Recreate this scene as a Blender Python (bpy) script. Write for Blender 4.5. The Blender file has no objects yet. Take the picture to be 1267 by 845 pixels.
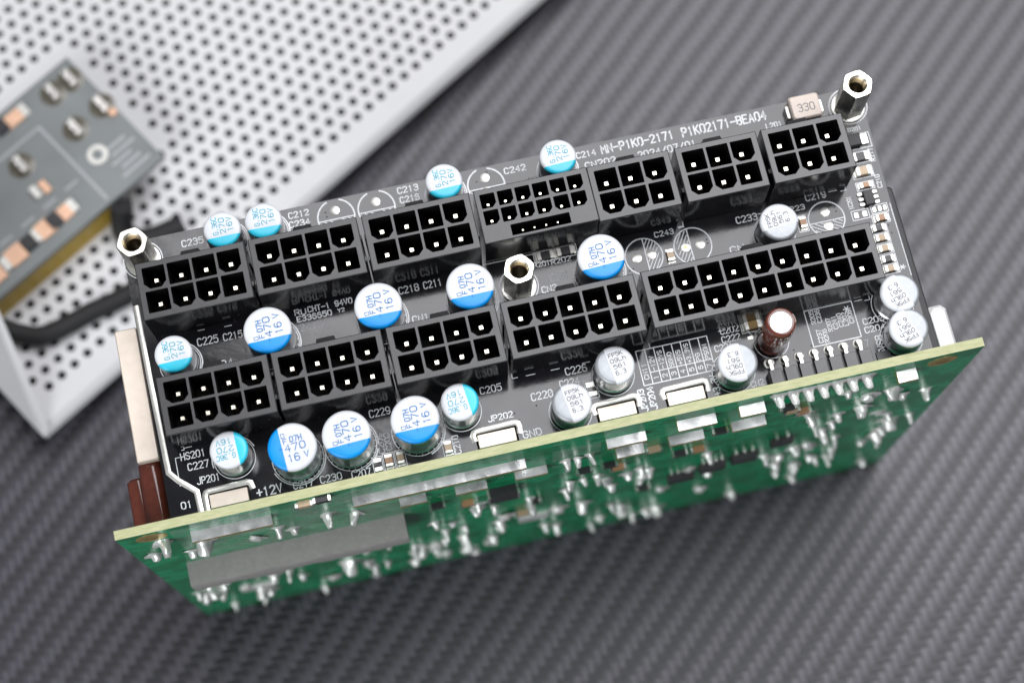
import bpy, bmesh, math, random
from mathutils import Matrix, Vector
random.seed(7)
S = 0.001                                   # everything below is written in millimetres
scene = bpy.context.scene
COL = scene.collection
R_ = math.radians

# ------------------------------------------------------------------ camera, world, lights, exposure
cam_d = bpy.data.cameras.new('camera')
cam = bpy.data.objects.new('camera', cam_d); COL.objects.link(cam)
cam_d.sensor_fit = 'HORIZONTAL'; cam_d.sensor_width = 36.0; cam_d.lens = 63.98
cam_d.clip_start = 0.01; cam_d.clip_end = 10.0
RB = ((0.974875, -0.2227517, -0.0006382), (0.2144321, 0.9376808, 0.2734475), (-0.0603125, -0.266714, 0.9618867))
m = Matrix(RB).transposed().to_4x4()
m.translation = Vector((-18.091, -80.003, 296.426)) * S
cam.matrix_world = m
cam_d.dof.use_dof = True; cam_d.dof.focus_distance = 0.304; cam_d.dof.aperture_fstop = 12.0
scene.camera = cam

world = bpy.data.worlds.new('World'); scene.world = world; world.use_nodes = True
bg = world.node_tree.nodes['Background']
bg.inputs[0].default_value = (0.93, 0.95, 1.0, 1); bg.inputs[1].default_value = 0.13

def area(name, loc, target, sx, sy, power, col=(1, 1, 1)):
    d = bpy.data.lights.new(name, 'AREA'); d.shape = 'RECTANGLE'; d.size = sx; d.size_y = sy
    d.energy = power; d.color = col
    o = bpy.data.objects.new(name, d); COL.objects.link(o)
    o.location = loc
    o.rotation_euler = (Vector(target) - Vector(loc)).to_track_quat('-Z', 'Y').to_euler()
    return o
area('softbox_key', (0.27, 0.26, 0.62), (0.20, 0.20, -0.05), 0.62, 0.62, 7.4, (0.97, 0.97, 1.0))
area('softbox_fill', (-0.42, -0.42, 0.38), (0, 0, -0.03), 0.40, 0.40, 3.6, (0.96, 0.98, 1.0))

scene.view_settings.view_transform = 'Standard'; scene.view_settings.look = 'None'
scene.view_settings.exposure = 0.0; scene.view_settings.gamma = 1.0
scene.view_settings.use_curve_mapping = False
scene.render.engine = 'CYCLES'

# ------------------------------------------------------------------ materials
MATS = {}
class NT:
    def __init__(s, name):
        s.m = bpy.data.materials.new(name); s.m.use_nodes = True; s.t = s.m.node_tree
        s.b = s.t.nodes['Principled BSDF']; MATS[name] = s.m
    def n(s, typ, **kw):
        x = s.t.nodes.new(typ)
        for k, v in kw.items(): setattr(x, k, v)
        return x
    def l(s, a, b): s.t.links.new(a, b)
    def math(s, op, a, b=None, c=None):
        x = s.n('ShaderNodeMath', operation=op)
        for i, q in enumerate((a, b, c)):
            if q is None: continue
            if isinstance(q, (int, float)): x.inputs[i].default_value = q
            else: s.l(q, x.inputs[i])
        return x.outputs[0]
    def coords(s):
        return s.n('ShaderNodeTexCoord').outputs['Object']
    def noise(s, scale, detail=3.0, rough=0.55, vec=None):
        x = s.n('ShaderNodeTexNoise'); x.inputs['Scale'].default_value = scale
        x.inputs['Detail'].default_value = detail; x.inputs['Roughness'].default_value = rough
        s.l(vec if vec is not None else s.coords(), x.inputs['Vector']); return x.outputs['Fac']
    def ramp(s, fac, p0, c0, p1, c1):
        x = s.n('ShaderNodeValToRGB'); e = x.color_ramp.elements
        e[0].position = p0; e[0].color = c0; e[1].position = p1; e[1].color = c1
        s.l(fac, x.inputs[0]); return x.outputs[0]
    def bump(s, h, dist, strength=1.0):
        x = s.n('ShaderNodeBump'); x.inputs['Distance'].default_value = dist; x.inputs['Strength'].default_value = strength
        s.l(h, x.inputs['Height']); s.l(x.outputs[0], s.b.inputs['Normal'])

def c4(c, k=1.0): return (min(1, c[0]*k), min(1, c[1]*k), min(1, c[2]*k), 1)
def mat(name, col, rough=0.5, metal=0.0, var=0.15, vscale=900, bumpd=0.0, bscale=2500, rvar=0.0, coat=0.0, speck=0.0, spec=0.5, sheen=None):
    t = NT(name); b = t.b
    b.inputs['Metallic'].default_value = metal; b.inputs['Roughness'].default_value = rough
    b.inputs['Coat Weight'].default_value = coat; b.inputs['Coat Roughness'].default_value = 0.06
    b.inputs['Specular IOR Level'].default_value = spec
    f = t.noise(vscale)
    colo = t.ramp(f, 0.3, c4(col, 1 - var), 0.7, c4(col, 1 + var))
    if speck:
        vo = t.n('ShaderNodeTexVoronoi'); vo.inputs['Scale'].default_value = 620
        t.l(t.coords(), vo.inputs['Vector'])
        k = t.math('LESS_THAN', vo.outputs['Distance'], 0.075)
        rnd = t.math('GREATER_THAN', t.noise(240, 2), 0.60)
        k = t.math('MULTIPLY', t.math('MULTIPLY', k, rnd), speck)
        mx = t.n('ShaderNodeMix', data_type='RGBA'); t.l(k, mx.inputs[0]); t.l(colo, mx.inputs[6])
        mx.inputs[7].default_value = (0.45, 0.43, 0.40, 1); colo = mx.outputs[2]
    t.l(colo, b.inputs['Base Color'])
    if rvar:
        r = t.n('ShaderNodeMapRange'); r.inputs[1].default_value = 0.3; r.inputs[2].default_value = 0.7
        r.inputs[3].default_value = max(0.02, rough - rvar); r.inputs[4].default_value = rough + rvar
        t.l(t.noise(vscale * 0.6, 4), r.inputs[0]); t.l(r.outputs[0], b.inputs['Roughness'])
    if bumpd: t.bump(t.noise(bscale, 4, 0.6), bumpd)
    return t.m
mat('plastic_matte', (0.024, 0.024, 0.026), 0.40, bumpd=0.000006, bscale=9000, var=0.2, speck=0.35, spec=0.8)
mat('plastic_gloss', (0.008, 0.008, 0.009), 0.13, bumpd=0.00002, bscale=1500, var=0.2, speck=0.5, rvar=0.05)
mat('plastic_cavity_shade', (0.004, 0.004, 0.0045), 0.5, var=0.2, spec=0.25)  # darker copy of the socket plastic, cavity shade painted into its colour
mat('plastic_white', (0.78, 0.78, 0.77), 0.35, var=0.03)
mat('solder_mask_black', (0.011, 0.011, 0.014), 0.13, var=0.25, vscale=300, bumpd=0.000012, bscale=600, rvar=0.04, spec=0.6)
mat('fibreglass_dark', (0.05, 0.05, 0.04), 0.6, var=0.3)
mat('silkscreen', (0.86, 0.88, 0.90), 0.55, var=0.12, vscale=6000)
mat('silkscreen_faint', (0.42, 0.43, 0.45), 0.55, var=0.15, vscale=6000)
mat('aluminium', (0.86, 0.86, 0.87), 0.31, 1.0, var=0.06, vscale=700, rvar=0.05)
mat('aluminium_bare', (0.36, 0.38, 0.40), 0.42, 0.35, var=0.06, vscale=1500)
mat('print_white', (0.67, 0.69, 0.72), 0.38, var=0.03, vscale=500)
mat('print_blue', (0.0, 0.29, 0.78), 0.36, var=0.05, vscale=500)
mat('print_cyan', (0.03, 0.56, 0.76), 0.28, var=0.05, vscale=500)
mat('ink_blue', (0.01, 0.16, 0.46), 0.5, var=0.2, vscale=4000)
mat('ink_cyan', (0.03, 0.40, 0.54), 0.5, var=0.3, vscale=4000)
mat('ink_grey', (0.09, 0.09, 0.10), 0.5, var=0.3, vscale=4000)
mat('rubber', (0.02, 0.02, 0.02), 0.6)
mat('pin_gold', (0.92, 0.86, 0.72), 0.25, 1.0, var=0.05)
mat('pin_shank', (0.60, 0.52, 0.38), 0.35, 1.0, var=0.2)
mat('nickel', (0.86, 0.84, 0.76), 0.33, 1.0, var=0.10, vscale=500, bumpd=0.00002, bscale=1800, rvar=0.08)
mat('tin', (0.84, 0.82, 0.78), 0.30, 1.0, var=0.12, vscale=900, bumpd=0.00010, bscale=900, rvar=0.10)
mat('tin_pad', (0.80, 0.79, 0.74), 0.36, 0.75, var=0.08, vscale=900, bumpd=0.00003, bscale=900)
mat('cream_metal', (0.80, 0.70, 0.60), 0.42, 0.35, var=0.05, vscale=500, bumpd=0.00002, bscale=6000)
mat('gold_edge', (0.62, 0.46, 0.16), 0.35, 0.7, var=0.2)
mat('solder', (0.88, 0.89, 0.86), 0.34, 0.5, var=0.08, vscale=900, bumpd=0.00008, bscale=1200, rvar=0.08)
mat('solder_flat', (0.74, 0.74, 0.74), 0.36, 0.85, var=0.10, vscale=700, bumpd=0.00004, bscale=1000, rvar=0.10)
mat('flux_pool', (0.12, 0.11, 0.085), 0.25, 0.0, var=0.25, vscale=500)
mat('chip_beige', (0.50, 0.37, 0.24), 0.40, var=0.12)
mat('chip_brown', (0.42, 0.23, 0.12), 0.40, var=0.12)
mat('chip_gold', (0.45, 0.29, 0.10), 0.38, var=0.15)
mat('chip_dark', (0.03, 0.03, 0.033), 0.38, var=0.2)
mat('brown_sleeve', (0.12, 0.032, 0.020), 0.16, var=0.12, coat=0.4)
mat('inductor_pink', (0.66, 0.57, 0.50), 0.5, var=0.05)
mat('thermal_pad', (0.31, 0.298, 0.29), 0.75, var=0.07, bumpd=0.00010, bscale=2500)
mat('white_paint', (0.62, 0.62, 0.63), 0.42, var=0.02, vscale=80, bumpd=0.00003, bscale=5000)
mat('grey_mask', (0.19, 0.205, 0.205), 0.35, var=0.10, vscale=90)
mat('copper_bright', (0.80, 0.50, 0.34), 0.40, 0.3, var=0.1)
mat('yellow_case', (0.50, 0.33, 0.03), 0.45, var=0.08)
mat('cable_sleeve', (0.012, 0.012, 0.013), 0.7, var=0.2)
mat('dark_body', (0.010, 0.010, 0.011), 0.5, var=0.3)
mat('ferrite', (0.035, 0.034, 0.036), 0.55, var=0.2)

# green solder mask: traces show as slightly paler bands
t = NT('solder_mask_green')
f1 = t.noise(160, 5, 0.6)
cl = t.ramp(f1, 0.42, (0.0, 0.185, 0.065, 1), 0.58, (0.001, 0.31, 0.125, 1))
t.l(cl, t.b.inputs['Base Color']); t.b.inputs['Roughness'].default_value = 0.22; t.b.inputs['Specular IOR Level'].default_value = 0.35
t.bump(t.noise(500, 3), 0.00005)
# board edge: cream glass fibre with a green tint
t = NT('fibreglass_edge')
mp = t.n('ShaderNodeMapping'); t.l(t.coords(), mp.inputs[0]); mp.inputs['Scale'].default_value = (1, 6, 1)
cl = t.ramp(t.noise(500, 5, 0.7, mp.outputs[0]), 0.3, (0.36, 0.40, 0.19, 1), 0.7, (0.56, 0.54, 0.33, 1))
t.l(cl, t.b.inputs['Base Color']); t.b.inputs['Roughness'].default_value = 0.6
t.bump(t.noise(4000, 3), 0.00006)

# carbon-fibre look vinyl of the table: a 2x2 twill computed from the coordinates
t = NT('carbon_twill')
mp = t.n('ShaderNodeMapping'); t.l(t.coords(), mp.inputs[0])
W = 1.66 * S
mp.inputs['Rotation'].default_value = (0, 0, R_(3)); mp.inputs['Scale'].default_value = (1/W, 1/W, 1/W)
wob = t.n('ShaderNodeTexNoise'); wob.inputs['Scale'].default_value = 0.12; t.l(mp.outputs[0], wob.inputs['Vector'])
wv = t.n('ShaderNodeVectorMath', operation='MULTIPLY_ADD'); t.l(wob.outputs['Color'], wv.inputs[0])
wv.inputs[1].default_value = (0.5, 0.5, 0); t.l(mp.outputs[0], wv.inputs[2])
sp = t.n('ShaderNodeSeparateXYZ'); t.l(wv.outputs[0], sp.inputs[0])
u, v = sp.outputs[0], sp.outputs[1]
iu = t.math('FLOOR', u); iv = t.math('FLOOR', v); fu = t.math('FRACT', u); fv = t.math('FRACT', v)
k = t.math('FLOORED_MODULO', t.math('SUBTRACT', iu, iv), 4.0)
warp = t.math('LESS_THAN', k, 1.5)
def arch(x):                                   # 1-(2x-1)^2
    y = t.math('MULTIPLY_ADD', x, 2.0, -1.0); return t.math('SUBTRACT', 1.0, t.math('MULTIPLY', y, y))
s1 = t.math('MULTIPLY', t.math('ADD', t.math('SUBTRACT', 1.0, k), fv), 0.5)
s2 = t.math('MULTIPLY', t.math('ADD', t.math('SUBTRACT', k, 2.0), fu), 0.5)
def sect(cross, along):
    a = t.math('POWER', t.math('MAXIMUM', arch(cross), 0.0), 0.5)
    b = t.math('MULTIPLY_ADD', arch(along), 0.6, 0.4)
    ridg = t.math('MULTIPLY', t.math('SINE', t.math('MULTIPLY', cross, 44.0)), 0.03)
    return t.math('ADD', t.math('MULTIPLY', a, b), ridg)
hw = sect(fu, s1); hf = sect(fv, s2)
mx = t.n('ShaderNodeMix', data_type='FLOAT'); t.l(warp, mx.inputs[0]); t.l(hf, mx.inputs[2]); t.l(hw, mx.inputs[3])
t.bump(mx.outputs[0], 0.00017)
wc = t.n('ShaderNodeMix', data_type='RGBA'); t.l(warp, wc.inputs[0]); wc.inputs[6].default_value = (0.007, 0.0065, 0.012, 1); wc.inputs[7].default_value = (0.046, 0.043, 0.060, 1)  # sheen difference between warp and weft painted into the base colour
t.l(wc.outputs[2], t.b.inputs['Base Color'])
wr = t.math('MULTIPLY_ADD', warp, -0.12, 0.52); t.l(wr, t.b.inputs['Roughness'])
t.b.inputs['Specular IOR Level'].default_value = 0.75
t.b.inputs['Anisotropic'].default_value = 0.6
t.b.inputs['Coat Weight'].default_value = 0.34; t.b.inputs['Coat Roughness'].default_value = 0.36
tg = t.n('ShaderNodeTangent', direction_type='UV_MAP'); tg.uv_map = 'UVMap'
t.l(tg.outputs[0], t.b.inputs['Tangent'])
rt = t.math('MULTIPLY_ADD', warp, 0.25, -3/360.0)
t.l(rt, t.b.inputs['Anisotropic Rotation'])

# ------------------------------------------------------------------ mesh helpers (millimetres)
class MB:
    def __init__(s): s.v = []; s.f = []; s.m = []
    def add(s, vs, fs, mi=0):
        o = len(s.v); s.v += [tuple(p) for p in vs]
        s.f += [tuple(i + o for i in f) for f in fs]; s.m += [mi] * len(fs)
    def box(s, x0, x1, y0, y1, z0, z1, mi=0, top=None):
        s.add([(x0,y0,z0),(x1,y0,z0),(x1,y1,z0),(x0,y1,z0),(x0,y0,z1),(x1,y0,z1),(x1,y1,z1),(x0,y1,z1)],
              [(3,2,1,0),(0,1,5,4),(1,2,6,5),(2,3,7,6),(3,0,4,7)], mi)
        o = len(s.v) - 8; s.f.append((o+4,o+5,o+6,o+7)); s.m.append(mi if top is None else top)
    def cbox(s, x0, x1, y0, y1, z0, z1, c=0.1, mi=0):           # box with softened upper and vertical edges
        def ring(i, z): 
            return [(x0+i+c,y0+i,z),(x1-i-c,y0+i,z),(x1-i,y0+i+c,z),(x1-i,y1-i-c,z),(x1-i-c,y1-i,z),(x0+i+c,y1-i,z),(x0+i,y1-i-c,z),(x0+i,y0+i+c,z)]
        vs = ring(0, z0) + ring(0, z1-c) + ring(c*0.7, z1)
        fs = [tuple(range(7,-1,-1)), tuple(range(16,24))]
        for k in (0, 8):
            for i in range(8): fs.append((k+i, k+(i+1)%8, k+8+(i+1)%8, k+8+i))
        s.add(vs, fs, mi)
    def lathe(s, prof, n=24, c=(0,0,0), axis='z', mi=0, cap0=True, cap1=True, phase=0.0, jit=0.0):
        vs = []; fs = []
        for j, (r, z) in enumerate(prof):
            for i in range(n):
                a = 2*math.pi*i/n + phase
                rr = r * (1 + jit*math.sin(3*a + j*1.3))
                p = (rr*math.cos(a), rr*math.sin(a), z)
                if axis == 'y': p = (p[0], p[2], -p[1])          # profile runs along +y
                elif axis == '-y': p = (p[0], -p[2], p[1])
                vs.append((c[0]+p[0], c[1]+p[1], c[2]+p[2]))
        for j in range(len(prof)-1):
            for i in range(n):
                a, b = j*n+i, j*n+(i+1)%n
                fs.append((a, b, b+n, a+n))
        if cap0: fs.append(tuple(range(n-1,-1,-1)))
        if cap1: o = (len(prof)-1)*n; fs.append(tuple(range(o, o+n)))
        s.add(vs, fs, mi)
    def strip(s, pts, w, z=0.0, closed=False, h=0.0, mi=0):      # mitred ribbon; h>0 gives it a rounded back
        n = len(pts); P = [Vector((p[0], p[1])) for p in pts]
        L = []; Rr = []
        for i in range(n):
            if closed: a, b, c = P[i-1], P[i], P[(i+1) % n]
            else: a, b, c = P[max(i-1,0)], P[i], P[min(i+1,n-1)]
            d1 = (b-a); d2 = (c-b)
            if d1.length < 1e-9: d1 = d2
            if d2.length < 1e-9: d2 = d1
            d1 = d1.normalized(); d2 = d2.normalized()
            t_ = (d1+d2); t_ = t_.normalized() if t_.length > 1e-6 else d1
            nn = Vector((-t_.y, t_.x)); kk = min(1.6, 1.0/max(0.4, t_.dot(d1)))
            q = b
            if not closed and i == 0: q = b - d2*w*0.45
            if not closed and i == n-1: q = b + d1*w*0.45
            L.append(q + nn*w*0.5*kk); Rr.append(q - nn*w*0.5*kk)
        vs = []; fs = []; k = 3 if h else 2
        for i in range(n):
            vs.append((L[i].x, L[i].y, z))
            if h: vs.append(((L[i].x+Rr[i].x)/2, (L[i].y+Rr[i].y)/2, z+h))
            vs.append((Rr[i].x, Rr[i].y, z))
        for i in range(n if closed else n-1):
            a, b = i*k, ((i+1) % n)*k
            for q in range(k-1): fs.append((a+q, a+q+1, b+q+1, b+q))
        s.add(vs, fs, mi)
    def tube(s, pts, r, n=8, mi=0):
        vs = []; fs = []; P = [Vector(p) for p in pts]
        for i, p in enumerate(P):
            d = (P[min(i+1, len(P)-1)] - P[max(i-1, 0)]).normalized()
            a = d.orthogonal().normalized() if abs(d.z) > .9 else d.cross(Vector((0,0,1))).normalized()
            b = d.cross(a)
            for q in range(n):
                t_ = 2*math.pi*q/n; w = p + a*r*math.cos(t_) + b*r*math.sin(t_); vs.append(tuple(w))
        for i in range(len(P)-1):
            for q in range(n): fs.append((i*n+q, i*n+(q+1)%n, (i+1)*n+(q+1)%n, (i+1)*n+q))
        fs.append(tuple(range(n-1,-1,-1))); o = (len(P)-1)*n; fs.append(tuple(range(o, o+n)))
        s.add(vs, fs, mi)
    def mesh(s, name, mats, smooth=None):
        me = bpy.data.meshes.new(name)
        me.from_pydata([(a*S, b*S, c*S) for a, b, c in s.v], [], s.f)
        for q in (mats if isinstance(mats, (list, tuple)) else [mats]): me.materials.append(MATS[q])
        me.polygons.foreach_set('material_index', s.m)
        bm = bmesh.new(); bm.from_mesh(me); bmesh.ops.recalc_face_normals(bm, faces=bm.faces); bm.to_mesh(me); bm.free()
        if smooth is not None:
            me.polygons.foreach_set('use_smooth', [True]*len(me.polygons)); me.set_sharp_from_angle(angle=R_(smooth))
        me.update(); return me

WL = {}                                       # world position (mm) of each parent
def put(name, me, parent=None, loc=(0,0,0), rz=0.0, label=None):
    o = bpy.data.objects.new(name, me); COL.objects.link(o)
    WL[o.name] = Vector(loc)
    if parent is not None:
        o.parent = parent; o.location = (Vector(loc) - WL[parent.name]) * S
    else: o.location = Vector(loc) * S
    o.rotation_euler = (0, 0, rz)
    if label: o['label'] = label
    return o
def thing(name, loc, label, cat):
    o = put(name, None, None, loc); o['label'] = label; o['category'] = cat; return o

# ------------------------------------------------------------------ stroke lettering (grid 4 x 6)
G = {
'0':[[(1,0),(3,0),(4,1),(4,5),(3,6),(1,6),(0,5),(0,1),(1,0)]], '1':[[(1,5),(2,6),(2,0)]],
'2':[[(0,5),(1,6),(3,6),(4,5),(4,4),(0,0),(4,0)]],
'3':[[(0,5.2),(1,6),(3,6),(4,5),(4,4),(3,3.2),(4,2.2),(4,1),(3,0),(1,0),(0,.8)],[(1.5,3.2),(2.9,3.2)]],
'4':[[(3,0),(3,6),(0,2),(4,2)]], '5':[[(4,6),(.4,6),(0,3.3),(1,4),(3,4),(4,3),(4,1),(3,0),(1,0),(0,.8)]],
'6':[[(3.6,5.4),(2.8,6),(1.2,6),(0,4.6),(0,1),(1,0),(3,0),(4,1),(4,2.5),(3,3.5),(1,3.5),(0,2.6)]],
'7':[[(0,6),(4,6),(1.5,0)]],
'8':[[(1,3.2),(0,4),(0,5),(1,6),(3,6),(4,5),(4,4),(3,3.2),(1,3.2),(0,2.2),(0,1),(1,0),(3,0),(4,1),(4,2.2),(3,3.2)]],
'9':[[(.4,.6),(1.2,0),(2.8,0),(4,1.4),(4,5),(3,6),(1,6),(0,5),(0,3.5),(1,2.5),(3,2.5),(4,3.4)]],
'A':[[(0,0),(2,6),(4,0)],[(.7,2),(3.3,2)]],
'B':[[(0,0),(0,6),(3,6),(4,5),(4,4),(3,3.2),(4,2.2),(4,1),(3,0),(0,0)],[(.2,3.2),(2.8,3.2)]],
'C':[[(4,1),(3,0),(1,0),(0,1),(0,5),(1,6),(3,6),(4,5)]], 'D':[[(0,0),(0,6),(2.5,6),(4,4.5),(4,1.5),(2.5,0),(0,0)]],
'E':[[(4,0),(0,0),(0,6),(4,6)],[(0,3.1),(3,3.1)]], 'F':[[(0,0),(0,6),(4,6)],[(0,3.1),(3,3.1)]],
'G':[[(4,5),(3,6),(1,6),(0,5),(0,1),(1,0),(3,0),(4,1),(4,3),(2.4,3)]], 'H':[[(0,0),(0,6)],[(4,0),(4,6)],[(0,3),(4,3)]],
'J':[[(4,6),(4,1),(3,0),(1,0),(0,1)]], 'K':[[(0,0),(0,6)],[(4,6),(0,2.4)],[(1.2,3.4),(4,0)]], 'L':[[(0,6),(0,0),(4,0)]],
'M':[[(0,0),(0,6),(2,2.6),(4,6),(4,0)]], 'N':[[(0,0),(0,6),(4,0),(4,6)]], 'O':[[(1,0),(3,0),(4,1),(4,5),(3,6),(1,6),(0,5),(0,1),(1,0)]],
'P':[[(0,0),(0,6),(3,6),(4,5),(4,3.8),(3,2.8),(0,2.8)]], 'R':[[(0,0),(0,6),(3,6),(4,5),(4,3.8),(3,2.8),(0,2.8)],[(2,2.8),(4,0)]],
'S':[[(0,1),(1,0),(3,0),(4,1),(4,2.3),(0,3.8),(0,5),(1,6),(3,6),(4,5)]], 'T':[[(0,6),(4,6)],[(2,6),(2,0)]],
'U':[[(0,6),(0,1),(1,0),(3,0),(4,1),(4,6)]], 'V':[[(0,6),(2,0),(4,6)]], 'Y':[[(0,6),(2,3),(4,6)],[(2,3),(2,0)]],
'h':[[(0,0),(0,6)],[(0,3),(1,4),(3,4),(4,3),(4,0)]], '+':[[(0,3),(4,3)],[(2,1),(2,5)]], '-':[[(0,3),(4,3)]], '/':[[(0,0),(4,6)]],
'.':[[(1.6,0),(2.4,0)]], '*':[[(0,3),(4,3)],[(1,1.2),(3,4.8)],[(3,1.2),(1,4.8)]], ' ':[],
'I':[[(2,0),(2,6)]], 'q':[[(0,0),(4,0),(4,6),(0,6),(0,0)]],
}
def letter(mb, text, x, y, width, h, sw, ang=0.0, z=0.012):
    n = len(text); adv = width / (n - 0.28) if n > 1 else width
    cw = adv*0.70 if n > 1 else width
    ca, sa = math.cos(ang), math.sin(ang); zz = z
    for i, ch in enumerate(text):
        for st in G[ch]:
            pts = []
            for (gx, gy) in st:
                px_ = i*adv + gx/4*cw; py_ = gy/6*h
                pts.append((x + px_*ca - py_*sa, y + px_*sa + py_*ca))
            zz += 0.0015
            mb.strip(pts, sw, zz)

def circ(cx, cy, r, a0=0, a1=360, n=40):
    return [(cx + r*math.cos(R_(a0+(a1-a0)*i/n)), cy + r*math.sin(R_(a0+(a1-a0)*i/n))) for i in range(n+1)]

# ------------------------------------------------------------------ the table
TZ = -88.6
me = bpy.data.meshes.new('table_top')
q = 450
me.from_pydata([(-q*S,-q*S,TZ*S),(q*S,-q*S,TZ*S),(q*S,q*S,TZ*S),(-q*S,q*S,TZ*S),(-q*S,-q*S,(TZ-20)*S),(q*S,-q*S,(TZ-20)*S),(q*S,q*S,(TZ-20)*S),(-q*S,q*S,(TZ-20)*S)], [],
               [(0,1,2,3),(4,7,6,5),(0,4,5,1),(1,5,6,2),(2,6,7,3),(3,7,4,0)])
me.materials.append(MATS['carbon_twill'])
uvl = me.uv_layers.new(name='UVMap')
for lp in me.loops:
    co = me.vertices[lp.vertex_index].co; uvl.data[lp.index].uv = (co.x*5, co.y*5 + co.z)
tab = bpy.data.objects.new('table_top', me); COL.objects.link(tab)
tab['kind'] = 'structure'; tab['label'] = 'dark grey table covered in carbon fibre patterned vinyl'

# ------------------------------------------------------------------ the board assembly
ROOT = thing('power_supply_board', (0, -16.5, -88.0),
             'green circuit board standing on edge, carrying a black board crowded with power sockets and capacitors', 'circuit board')
BT, BL_, BR_, BB = 34.05, -61.1, 70.3, -15.0
SLOTS = [(-54.6, -47.5), (-9.2, -2.1), (11.4, 18.5), (23.3, 30.4)]
SY = -12.1
# black connector board, with four notches along its lower edge for the busbar ends
pts = [(BL_, BB)]
for a, b in SLOTS: pts += [(a, BB), (a, SY), (b, SY), (b, BB)]
pts += [(BR_-0.7, BB), (BR_, BT), (BL_, BT)]
mb = MB(); n = len(pts)
vs = [(x, y, 0) for x, y in pts] + [(x, y, -1.6) for x, y in pts]
mb.add(vs, [tuple(range(n))], 0); mb.add([], [])
mb.f.append(tuple(range(2*n-1, n-1, -1))); mb.m.append(0)
for i in range(n): mb.f.append((i, n+i, n+(i+1) % n, (i+1) % n)); mb.m.append(1)
DB = put('connector_board', mb.mesh('connector_board', ['solder_mask_black', 'fibreglass_dark']), ROOT, (0,0,0),
         label='glossy black circuit board with white printing')
DB_LOC = (0, 0, 0)
# green main board
mb = MB(); x0, x1, y0, y1, z0, z1 = -69.85, 76.85, -17.35, -15.8, -88.0, 4.5
mb.add([(x0,y0,z0),(x1,y0,z0),(x1,y0,z1),(x0,y0,z1)], [(0,1,2,3)], 0)
mb.add([(x0,y1,z0),(x1,y1,z0),(x1,y1,z1),(x0,y1,z1)], [(3,2,1,0)], 0)
for a, b in (((x0,z0),(x1,z0)),((x1,z0),(x1,z1)),((x1,z1),(x0,z1)),((x0,z1),(x0,z0))):
    mb.add([(a[0],y0,a[1]),(b[0],y0,b[1]),(b[0],y1,b[1]),(a[0],y1,a[1])], [(0,1,2,3)], 1)
bm_me = mb.mesh('main_board', ['solder_mask_green', 'fibreglass_edge'])
GB = put('main_board', bm_me, ROOT, (0,0,0), label='green circuit board on edge, solder side showing')

# ---- printed lettering on the black board
TEXTS = [
('C235',-50.95,31.23,3.65,1.40),('C212',-32.09,32.17,3.46,1.30),('C234',-32.27,30.5,3.52,1.30),('C213',-12.80,32.49,3.56,1.30),('C216',-12.73,30.7,3.33,1.30),
('C242',6.05,31.93,3.71,1.26),('C214',18.94,31.93,3.38,1.27),('MN-P1K0-2171',23.44,31.85,12.88,1.69),('P1K02171-BEA04',37.97,31.75,15.05,1.83),
('CN202',20.02,29.70,5.38,1.41),('2024/07/01',29.48,29.5,10.29,1.50),('L201',52.62,29.90,2.75,1.06),('C243',28.67,14.81,3.31,1.04),
('C225',-51.44,13.23,3.46,1.58),('C215',-47.01,13.15,3.17,1.50),('CHT-1 94V0',-32.11,14.94,7.62,1.07),('E336650',-34.22,13.63,5.91,1.04),('Y2',-27.17,13.78,1.11,0.72),
('C218',-16.31,14.60,3.39,1.50),('C211',-12.01,14.60,3.11,1.50),('R201',7.17,14.10,2.76,1.02),('R202',10.19,14.0,3.42,1.02),
('CN1',-15.08,9.04,2.75,1.50),('CN3',7.52,9.36,2.56,1.34),('CN',40.68,9.15,2.41,1.34),('04',-48.21,8.72,1.93,1.34),('C233',43.06,14.10,3.64,1.41),('C223',51.66,14.12,3.54,0.98),
('C219',55.79,15.40,3.55,1.34),('C226',8.11,-5.62,3.60,1.50),('C224',6.67,-7.57,3.29,1.50),('C228',1.51,-8.65,3.62,1.50),('C205',-6.64,-5.65,3.59,1.42),('C229',-25.59,-5.45,3.47,1.50),
('JP202',-6.40,-10.6,4.17,1.21),('GND',-1.3,-14.60,3.1,1.41),('HS201',-57.66,-5.59,4.05,1.42),('C227',-56.79,-7.55,3.45,1.42),('JP201',-55.74,-10.2,3.77,1.42),('01',-59.00,-13.7,1.72,1.38),
('+12V',-46.42,-14.50,4.16,1.65),('C217',-40.30,-14.54,3.27,1.42),('C230',-35.76,-14.57,3.53,1.42),('C207',-30.51,-14.92,3.15,1.42),
('C202',35.31,-4.53,3.15,1.30),('C222',35.22,-6.03,3.10,1.30),('C221',33.65,-7.3,3.14,1.30),('C203',59.40,-8.25,3.57,1.23),('C204',59.31,-9.75,3.46,1.23),('CN2',37.99,-14.56,2.22,1.12),('D201',66.4,26.2,2.32,0.70)]
for (tx, x, y, w, h) in TEXTS:
    mb = MB(); big = h > 1.6; h0 = h; h = h*(0.86 if big or h < 1.15 else 0.80)
    sw = 0.25 if big else (0.145 if h0 < 1.15 else 0.175)
    if tx.startswith('CHT') or tx.startswith('E33'): sw = 0.20
    letter(mb, tx, x, y, w, h, sw)
    put('printed_lettering', mb.mesh('lettering', 'silkscreen'), DB)
for (tx, x, y, w, h) in [('C231',9.39,11.0,3.30,1.35),('2413',-34.03,11.92,3.84,1.16),('7',58.68,-11.93,0.62,1.01)]:
    mb = MB(); letter(mb, tx, x, y, w, h, 0.14); put('printed_lettering', mb.mesh('lettering', 'silkscreen_faint'), DB)
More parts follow.
